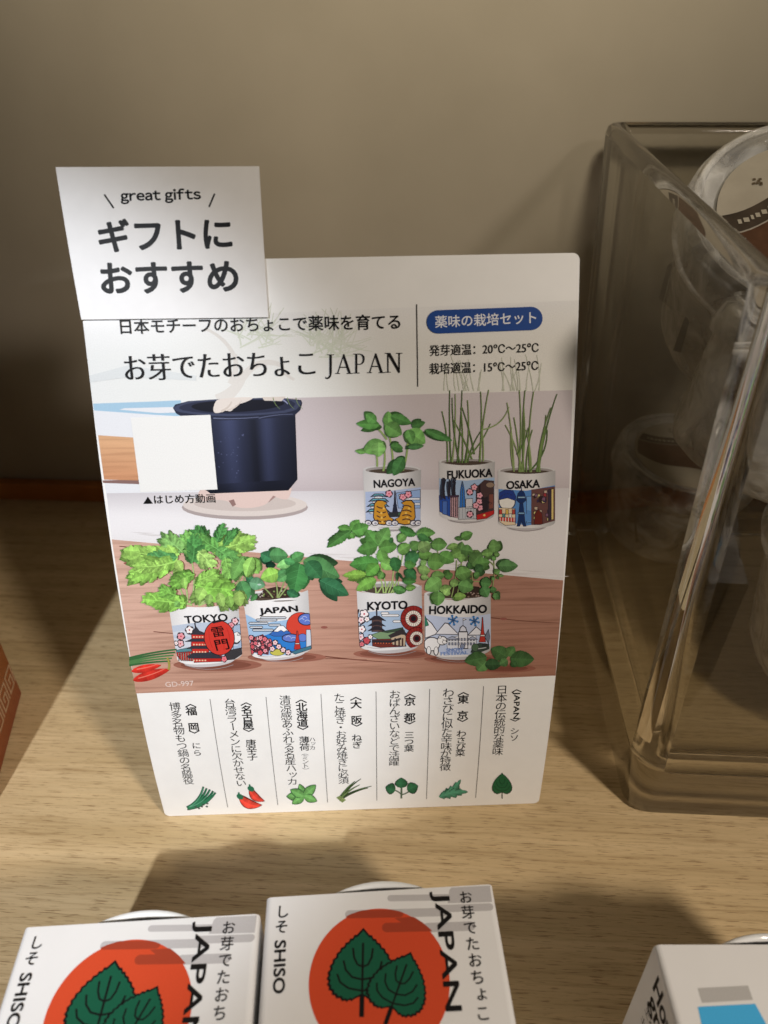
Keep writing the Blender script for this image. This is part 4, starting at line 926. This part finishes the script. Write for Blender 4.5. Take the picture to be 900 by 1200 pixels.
for t in ((590, 72), (666, 76), (530, 130), (672, 152), (556, 164), (548, 98)):
    pr.leaf((612, 128), t, .31, (34, 84, 46), .06, 8, vein=False, tone=1); pr.leaf((612, 128), (t[0]*.95+612*.05, t[1]*.95+128*.05), .27, (112, 176, 98), .06, 8, tone=1)
pr.build('herb_icon', M_INK, root, root)
pr = icon(Z2)   # spring onions
for t, c in (((155, 45), (58, 84, 48)), ((130, 55), (88, 120, 70)), ((200, 76), (96, 130, 76)), ((185, 84), (52, 76, 44)), ((150, 70), (110, 140, 84))): pr.curve((62, 134), t, -.05, 14, (44, 56, 36), 2.5); pr.curve((62, 134), t, -.05, 9, c, 1)
pr.poly([(50, 124), (66, 116), (92, 134), (76, 146)], (150, 170, 110)); pr.stroke([(62, 119), (84, 140)], 2, (70, 90, 50)); pr.stroke([(56, 122), (78, 142)], 2, (70, 90, 50))
pr.build('herb_icon', M_INK, root, root)
pr = icon(Z2)   # mitsuba
pr.curve((325, 128), (326, 72), .0, 8, (90, 110, 90)); pr.curve((325, 112), (290, 92), .1, 5, (90, 110, 90)); pr.curve((325, 112), (365, 90), .1, 5, (90, 110, 90))
for b, t, wr in (((325, 84), (325, 40), .62), ((300, 92), (258, 80), .55), ((350, 92), (396, 74), .5)):
    pr.leaf(b, t, wr*1.08, (20, 54, 36), .12, 6, vein=False, tone=1); pr.leaf(b, (t[0]*.96+b[0]*.04, t[1]*.96+b[1]*.04), wr*.95, (48, 108, 72), .12, 6, tone=1)
pr.build('herb_icon', M_INK, root, root)
pr = icon(Z2)   # mustard leaf
for b, t, bd in (((484, 120), (576, 48), .12), ((484, 122), (606, 100), -.05)):
    pr.leaf(b, t, .21, (36, 84, 66), .5, 5, vein=False, bend=bd, tone=1); pr.leaf(b, t, .17, (78, 148, 118), .5, 5, bend=bd, tone=1)
pr.build('herb_icon', M_INK, root, root)
pr = icon(Z2)   # shiso leaf
def shiso(pr, o, sc, rot, fill, line, lw=1.0):
    c_, s_ = math.cos(rot), math.sin(rot)
    def T(x, y): return (o[0]+(x*c_-y*s_)*sc, o[1]+(x*s_+y*c_)*sc)
    def outline(f):
        pts = []
        prof = [(0, -1.0), (.16, -.82), (.36, -.64), (.58, -.40), (.76, -.10), (.86, .22), (.84, .5), (.68, .72), (.42, .84), (.2, .80), (0, .70)]
        dense = []
        for i in range(len(prof)-1):
            for j in range(4): t = j/4; dense.append((prof[i][0]*(1-t)+prof[i+1][0]*t, prof[i][1]*(1-t)+prof[i+1][1]*t))
        dense.append(prof[-1])
        def side(sg):
            o_ = []
            for i, (x, y) in enumerate(dense):
                k = f*(1+(.055 if i % 2 and 3 < i < 36 else 0)); o_.append(T(sg*x*k, y*k-.0))
            return o_
        return side(1)+side(-1)[::-1][1:-1]
    pr.stroke([T(0, .6), T(.0, 1.32)], .13*sc*lw, line)
    pr.poly(outline(1.06), line); pr.poly(outline(.98), fill)
    v = .055*sc*lw
    pr.stroke([T(0, -.66), T(0, .72)], v*1.1, line)
    for sg in (1, -1):
        for y0_, x1_, y1_ in ((-.02, .26, -.52), (.32, .50, -.18), (.62, .66, .18)):
            pr.stroke([T(0, y0_), T(sg*x1_*.55, y0_-.06), T(sg*x1_*.9, (y0_+y1_)/2), T(sg*x1_*1.02, y1_)], v, line)
shiso(pr, (750, 68), 46, .0, (38, 104, 66), (18, 56, 38), .8)
pr.build('herb_icon', M_INK, root, root)

# --- the sticker over the card's upper left corner
st = [card.uv(*p) for p in ((97.2, 374.8), (315, 372), (304.3, 196.5), (67.2, 197.6))]
so = link_mesh('sticker', sheet_bm(card, st, .0007, .0013, RL), M_STICK, root); so['label'] = 'white paper sticker recommending the gift, stuck over the upper left corner'
pr = Print(card, 1.33e-3/HS).zoom(50, 180, 3)
pr.latin('great gifts', (281, 170), (559, 163), 33, bold=.036); pr.stroke([(222, 148), (255, 196)], 6, (25, 22, 22)); pr.stroke([(608, 145), (588, 192)], 6, (25, 22, 22))
pr.build('small_sticker_lettering', M_INK, so, root)
pr = Print(card, 1.33e-3/HS).zoom(50, 180, 3)
pr.text('ギフトに', (208, 348), (668, 336), 110, bold=.03); pr.text('おすすめ', (216, 494), (690, 484), 104, bold=.03)
pr.build('large_sticker_lettering', M_INK, so, root)

# ================================================================== shiso cartons in front
BH = .060
def atz(px, py, z):
    d = rt2*(px-450)/FOC-up2*(py-600)/FOC+fw; t = (z-CAM_H)/d.z; return CAMLOC+d*t
a, b = atz(312, 1052, BH), atz(577, 1036, BH); eu = (b-a).normalized(); ev = Vector((-eu.y, eu.x, 0)); BW = (b-a).length; BD = .057
def carton(loc, rz, label, group):
    """the printed paper sleeve: origin at the foot of its back left corner"""
    t = thing('gift_carton', label, 'box', loc, rz, group)
    bm = bmesh.new()                                  # an open tube of thin card with softly folded corners
    rings = []
    for ins in (0, .0007):
        for y in (0, -BD): rings.append([bm.verts.new((x, y, z)) for x, z in rrect(ins, BW-ins, ins, BH-ins, .0016-ins*.8, 4)])
    n_ = len(rings[0])
    for p_, q_ in ((0, 1), (1, 3), (3, 2), (2, 0)):
        for i in range(n_): bm.faces.new([rings[p_][i], rings[p_][(i+1) % n_], rings[q_][(i+1) % n_], rings[q_][i]])
    bmesh.ops.recalc_face_normals(bm, faces=bm.faces[:])
    link_mesh('carton_sleeve', bm, M_SLEEVE, t, False)
    return t
car = carton((a.x, a.y, 0), math.atan2(eu.y, eu.x), 'white carton with red sun and shiso leaves, right one of the pair before the card', 'shiso gift cartons')
class CartonTop(Flat):
    def S(self, u, v, h=0.0): return Vector(a)+eu*u+ev*v+Vector((0, 0, h))
top = CartonTop((0, 0, 0), (1, 0, 0), (0, 1, 0)); top.guess = (.03, -.02)
class Root0: location = Vector((0, 0, 0))
def carton_print(pr, name, mat, parent):
    """print made on the seen carton top, stored in the carton's own axes so that copies carry it"""
    o = pr.build(name, mat, None, Root0)
    for v in o.data.vertices:
        d = v.co-Vector((a.x, a.y, 0)); v.co = Vector((d.dot(eu), d.dot(ev), d.z))
    o.parent = parent; return o
ZC = (290, 980, 2.727)
pr = Print(top, 3e-5).zoom(*ZC)
gry = (206, 203, 203)
def streak(x0_, x1_, y, h, sl, col): 
    n_ = 8; pts = []
    for i in range(n_+1): t = math.radians(90+180*i/n_); pts.append((x0_+h/2+h/2*math.cos(t), y+h/2*math.sin(t)))
    for i in range(n_+1): t = math.radians(270+180*i/n_); pts.append((x1_-h/2+h/2*math.cos(t), y+sl+h/2*math.sin(t)))
    pr.poly(pts, col)
streak(447, 700, 198, 20, -4, gry); pr.poly([(645, 172), (652, 164), (775, 158), (782, 210), (640, 214)], gry); streak(600, 786, 232, 24, -6, gry); streak(312, 640, 250, 27, -8, gry); streak(560, 728, 292, 30, -5, gry)
carton_print(pr, 'printed_clouds', M_BOXINK, car)
pr = Print(top, 1.2e-4).zoom(*ZC)
cuv = pr.P((421, 455)); e_ = pr.P((646, 455)); r_ = .5*math.hypot(pr.P((646, 452))[0]-pr.P((196, 462))[0], pr.P((646, 452))[1]-pr.P((196, 462))[1])
cuv = tuple((x+y)/2 for x, y in zip(pr.P((646, 452)), pr.P((196, 462))))
pr.uvpoly([(cuv[0]+r_*math.cos(2*math.pi*i/96), cuv[1]+r_*math.sin(2*math.pi*i/96)) for i in range(96)], (226, 84, 50))
sun = carton_print(pr, 'red_sun', M_BOXINK, car)
pr = Print(top, 1.5e-4).zoom(*ZC)
circ = [(421+232*math.cos(2*math.pi*i/48), 457+226*math.sin(2*math.pi*i/48)) for i in range(48)]
pr.clip = circ; dk_ = (178, 72, 48)
streak(312, 498, 250, 25, -3, dk_); streak(430, 660, 292, 30, -4, dk_); pr.poly([(470, 262), (600, 252), (610, 285), (500, 282)], dk_); pr.clip = None
carton_print(pr, 'printed_cloud_shade', M_BOXINK, sun)
pr = Print(top, 2.4e-4).zoom(*ZC)
shiso(pr, (368, 420), 120, .02, (30, 98, 72), (24, 26, 26), 1.0)
carton_print(pr, 'printed_leaf', M_BOXINK, car)
pr = Print(top, 3.6e-4).zoom(*ZC)
shiso(pr, (486, 474), 104, .34, (30, 98, 72), (24, 26, 26), 1.0)
carton_print(pr, 'printed_leaf', M_BOXINK, car)
pr = Print(top, 4.8e-4).zoom(*ZC); pr.text('JAPAN', (583, 180), (618, 560), 64, (30, 28, 28), .016, side=True); carton_print(pr, 'country_lettering', M_BOXINK, car)
pr = Print(top, 4.8e-4).zoom(*ZC); pr.text('SHISO', (88, 336), (82, 504), 36, (34, 32, 32), .022, side=True); pr.column('しそ', (114, 218), (108, 314), bold=.012, k=.95); carton_print(pr, 'herb_lettering', M_BOXINK, car)
pr = Print(top, 4.8e-4).zoom(*ZC); pr.column('お芽でたおちょこ', (694, 172), (757, 596), (40, 38, 38), .008, .92); carton_print(pr, 'name_lettering', M_BOXINK, car)

def ochoko(loc, label):
    prof = [(.0, .004), (.020, .004), (.0205, .0), (.0225, .0), (.0232, .004), (.0285, .008), (.0305, .014), (.031, .050), (.0308, .0545), (.0298, .0562), (.0286, .0555), (.0280, .052), (.0272, .016), (.020, .0105), (0, .010)]
    o = link_mesh('sake_cup', lathe_bm([(r, z*1.030) for r, z in prof], 72), M_CERAM, None, True); o.location = loc
    return tag(o, label, 'cup', 'white cups inside the cartons')
def cup_at(t, label):
    c = Matrix.Translation(t.location) @ Matrix.Rotation(t.rotation_euler.z, 4, 'Z') @ Vector((BW*.5, .0046-.031, .0009))
    return ochoko(c, label)
cup_at(car, 'white ceramic cup peeking out behind the carton nearest the middle')
car2 = copy_tree(car)
a1, b1 = atz(28, 1087, BH), atz(300, 1067, BH)
car2.location = (a1.x, a1.y, 0); car2.rotation_euler = (0, 0, math.atan2(b1.y-a1.y, b1.x-a1.x)-.015)
car2['label'] = 'white carton with red sun and shiso leaves, cut by the lower left corner'
cup_at(car2, 'white ceramic cup peeking out behind the carton in the lower left corner')
# the third carton, turned to another side: blue print, small writing on its flank
a3 = atz(767, 1107, BH)
car3 = carton((a3.x, a3.y, 0), math.radians(3.0), 'white carton with a blue square and small black writing on its side', 'gift cartons')
E3u, E3v = Vector((math.cos(.0524), math.sin(.0524), 0)), Vector((-math.sin(.0524), math.cos(.0524), 0))
def local_quad(pr_list, name, parent, mat=M_BOXINK):
    bm = bmesh.new(); cl = bm.loops.layers.float_color.new('Col'); ul = bm.loops.layers.uv.new('mm')
    for pts, col in pr_list:
        f = bm.faces.new([bm.verts.new(p) for p in pts])
        for l in f.loops: l[cl] = lin(col); l[ul].uv = (l.vert.co.x*1000, l.vert.co.y*1000)
    return link_mesh(name, bm, mat, parent)
z_ = BH+.00006
local_quad([([(.0080, -.0141, z_), (.0210, -.0134, z_), (.0210, -.0101, z_), (.0080, -.0107, z_)], (200, 198, 195)), ([(.0285, -.0132, z_), (.0450, -.0126, z_), (.0450, -.0094, z_), (.0285, -.0099, z_)], (200, 198, 195))], 'printed_grey_bars', car3)
local_quad([([(.0040, -.044, z_), (.0270, -.042, z_), (.0212, -.0143, z_), (.0066, -.0150, z_)], (84, 196, 255))], 'printed_blue_panel', car3)
def side_text(text, y0_, y1_, z0_, z1_, bold, col, n='side_lettering'):
    """writing on the carton's left flank, running towards the viewer, its tops turned up and inward"""
    vs, fs = glyph_mesh(text, 0); x0_ = min(v[0] for v in vs); x1_ = max(v[0] for v in vs); yy0 = min(v[1] for v in vs); yy1 = max(v[1] for v in vs)
    bm = bmesh.new(); cl = bm.loops.layers.float_color.new('Col'); bm.loops.layers.uv.new('mm')
    V = [bm.verts.new((-.00005, y0_+(y1_-y0_)*(v[0]-x0_)/(x1_-x0_), z0_+(z1_-z0_)*(v[1]-yy0)/(yy1-yy0))) for v in vs]
    for f in fs:
        try: q_ = bm.faces.new([V[i] for i in f])
        except ValueError: continue
        for l in q_.loops: l[cl] = lin(col)
    if bold:
        src = bm.faces[:]; wt = (z1_-z0_)*bold*1.6
        for k in range(8):
            r_ = bmesh.ops.duplicate(bm, geom=src)
            for e in r_['geom']:
                if isinstance(e, bmesh.types.BMVert): e.co += Vector((-2e-6*(k+1), wt*math.cos(k*.785), wt*math.sin(k*.785)))
    return link_mesh(n, bm, M_BOXINK, car3)
side_text('How to', -.0062, -.030, .0490, .0562, .018, (30, 28, 30)); side_text('grow', -.0066, -.026, .0400, .0470, .018, (30, 28, 30))
for k in range(4): side_text('土を入れて種をまき水をあげる', -.0066, -.050, .0368-.0056*k, .0402-.0056*k, 0, (60, 58, 60), 'small_side_lettering')
cup_at(car3, 'white ceramic cup with a bright glint behind the blue printed carton')

# ================================================================== orange box at the left edge
pA, pB = atz(26.5, 812, 0), atz(0, 911, 0)
dv = (pB-pA).normalized()                                # along its right face, towards the viewer
ang = math.atan2(-dv.y, -dv.x)-math.pi/2
ob = thing('product_box', 'tall orange box with white key pattern along its foot, cut by the left edge', 'box', (pA.x, pA.y, 0), ang)
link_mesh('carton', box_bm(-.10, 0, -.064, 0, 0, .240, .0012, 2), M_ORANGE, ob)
bm = bmesh.new(); cl = bm.loops.layers.float_color.new('Col'); bm.loops.layers.uv.new('mm')
def bar(y0_, y1_, z0_, z1_):
    f = bm.faces.new([bm.verts.new((.00006, y, z)) for y, z in ((y0_, z0_), (y1_, z0_), (y1_, z1_), (y0_, z1_))])
    for l in f.loops: l[cl] = lin((206, 172, 140))
wk, zb, tk = .0105, .0105, .0011
for i in range(6):
    y = -.0015-wk*i
    def q(u0, u1, w0, w1): bar(y-u1, y-u0, zb+w0, zb+w1)
    q(0, wk*.86, .0096, .0096+tk); q(wk*.86-tk, wk*.86, 0, .0096); q(wk*.2, wk*.86-tk, 0, tk); q(wk*.2, wk*.2+tk, tk, .0068); q(wk*.2+tk, wk*.6, .0068-tk, .0068); q(wk*.6-tk, wk*.6, .0032, .0068-tk); q(0, tk, 0, .0096)
link_mesh('key_pattern_band', bm, M_BOXINK, ob)

# ================================================================== glass container and what is in it
VX0, VY0, VY1, VZ, TAP = .0745, .1727, .3781, .2159, .0078
VX1 = VX0+(VY1-VY0)
def vring(bm, z, ins, r):
    k = TAP*(1-z/VZ)+ins
    return [bm.verts.new((x, y, z)) for x, y in rrect(VX0+k, VX1-k, VY0+k, VY1-k, max(.0015, r), 8)]
bm = bmesh.new(); T_ = .0075
prof = [(0.0, .0035, .008), (.0008, .0012, .0095), (.003, 0, .010), (.03, 0, .010), (.12, 0, .009), (VZ-.004, 0, .008), (VZ-.001, .0009, .0075), (VZ, .0026, .006), (VZ, T_-.0026, .004), (VZ-.001, T_-.0009, .004), (VZ-.004, T_, .004), (.12, T_, .005), (.034, T_, .006), (.026, T_+.0012, .007), (.0215, T_+.004, .008), (.0200, T_+.009, .008)]
rings = [vring(bm, *p_) for p_ in prof]
for r0, r1 in zip(rings[:-1], rings[1:]):
    n_ = len(r0)
    for i in range(n_): bm.faces.new([r0[i], r0[(i+1) % n_], r1[(i+1) % n_], r1[i]])
bm.faces.new(rings[0][::-1]); bm.faces.new(rings[-1])
bmesh.ops.recalc_face_normals(bm, faces=bm.faces[:])
vase = link_mesh('glass_container', bm, M_GLASS, None, True)
for m_ in (M_PANE, M_FOOT, M_RIM): vase.data.materials.append(m_)
for p_ in vase.data.polygons:
    zs = [vase.data.vertices[i].co.z for i in p_.vertices]; nn = p_.normal
    if p_.area > 1e-3 and ((max(abs(nn.x), abs(nn.y)) > .985 and min(zs) > .025) or abs(nn.z) > .98): p_.material_index = 1
    elif max(zs) < .035 and abs(nn.z) < .9: p_.material_index = 2
    elif min(zs) > VZ-.0045: p_.material_index = 3
tag(vase, 'large thick square glass container holding clear plastic tubs, at the right edge', 'glass container')

def tub(loc, rot, s, label, dark=True, word=None, foil=False):
    t = thing('plastic_tub', label, 'plastic tub', loc, 0, 'plastic tubs in the glass container'); t.rotation_euler = rot
    prof = [(0, 0), (.020, 0), (.0235, .002), (.025, .006), (.027, .030), (.0275, .033), (.0290, .0335), (.0295, .036), (.0285, .040), (.0282, .0415), (.0262, .0425), (.0225, .0425), (.022, .0413), (.0, .0413)]
    link_mesh('tub_shell', lathe_bm([(r*s, z*s) for r, z in prof], 72), M_PLAST, t, True)
    bmr = lathe_bm([(.0262*s, .0427*s), (.0272*s, .0434*s), (.0262*s, .0440*s), (.0252*s, .0434*s)], 72, True); link_mesh('lid_rib', bmr, M_PLAST, t, True)
    lab = link_mesh('label', lathe_bm([(0, .0421*s), (.0215*s, .0421*s), (.0215*s, .0418*s), (0, .0418*s)], 48), M_LABEL, t)
    if dark:
        lim = .0205
        def cl_(p):
            d = math.hypot(*p); return p if d < lim else (p[0]*lim/d, p[1]*lim/d)
        def band_bm(f0, f1, z):
            bm = bmesh.new(); A_, B_ = [], []
            for i in range(25):
                x = -.0205+.041*i/24; A_.append((x, f0(x))); B_.append((x, f1(x)))
            vs = [bm.verts.new((p[0]*s, p[1]*s, z*s)) for p in map(cl_, A_+B_[::-1])]; bm.faces.new(vs); return bm
        wave = lambda x: .0085+.12*x+.003*math.sin(x*150+1.2)
        band = link_mesh('label_band', band_bm(wave, lambda x: wave(x)-.0052, .04225), M_DARKLABEL, lab)
        link_mesh('label_window', band_bm(lambda x: wave(x)-.0056, lambda x: -.010+.12*x+.002*math.sin(x*200), .04225), M_CHOC, lab)
        bm = bmesh.new(); cl = bm.loops.layers.float_color.new('Col'); bm.loops.layers.uv.new('mm')
        def fleck(x, y, w_, h_, col):
            f = bm.faces.new([bm.verts.new((px*s, py*s, .04235*s)) for px, py in ((x, y), (x+w_, y), (x+w_, y+h_), (x, y+h_))])
            for l in f.loops: l[cl] = lin(col)
        x = -.0175
        while x < .017:                                  # a line of writing too small to read, and a printed blossom row above
            w_ = random.uniform(.0006, .0013); fleck(x, wave(x)-.0032, w_, .0012, (196, 188, 170)); x += w_+.0005
        for x in (-.011, -.0045, .003, .009):
            for k in range(7): fleck(x+random.uniform(-.0012, .0012), .0112+random.uniform(-.001, .001), .0006, .0006, (110, 96, 78))
        link_mesh('label_print', bm, M_BOXINK, lab)
        if word:
            vs, fs = glyph_mesh(word, .02); bm = bmesh.new(); cl = bm.loops.layers.float_color.new('Col'); bm.loops.layers.uv.new('mm')
            V = [bm.verts.new((-.009*s+v[0]*.0085*s, -.0062*s+v[1]*.0080*s, .0424*s)) for v in vs]
            for f in fs:
                q_ = bm.faces.new([V[i] for i in f])
                for l in q_.loops: l[cl] = lin((150, 132, 112))
            link_mesh('label_lettering', bm, M_BOXINK, lab)
    cont = lathe_bm([(0, .003*s), (.018*s, .003*s), (.023*s, .010*s), (.0235*s, .022*s), (.018*s, .028*s), (.008*s, .0305*s), (0, .029*s)], 40)
    for v in cont.verts:
        k = 1+.16*math.sin(v.co.x*900+v.co.z*700)*math.cos(v.co.y*800); v.co.x *= k; v.co.y *= k
    link_mesh('contents', cont, M_FOIL if foil else M_DARKLABEL, t, True)
    return t
tub((.139, .318, .142), (math.radians(30), math.radians(-6), math.radians(4)), 1.62, 'clear plastic tub with a dark labelled lid, topmost in the glass container', True, 'WEI')
tub((.126, .335, .026), (math.radians(4), math.radians(6), math.radians(-30)), 1.2, 'clear plastic tub lying low at the back of the glass container', True)
tub((.118, .246, .120), (math.radians(-14), math.radians(12), math.radians(-35)), 1.25, 'clear plastic tub tilted against the left glass wall under the rim', False, None, True)
tub((.190, .245, .0215), (math.radians(1), math.radians(-2), math.radians(24)), 1.8, 'large clear plastic tub with silver film inside, at the front of the glass container', False, None, True)
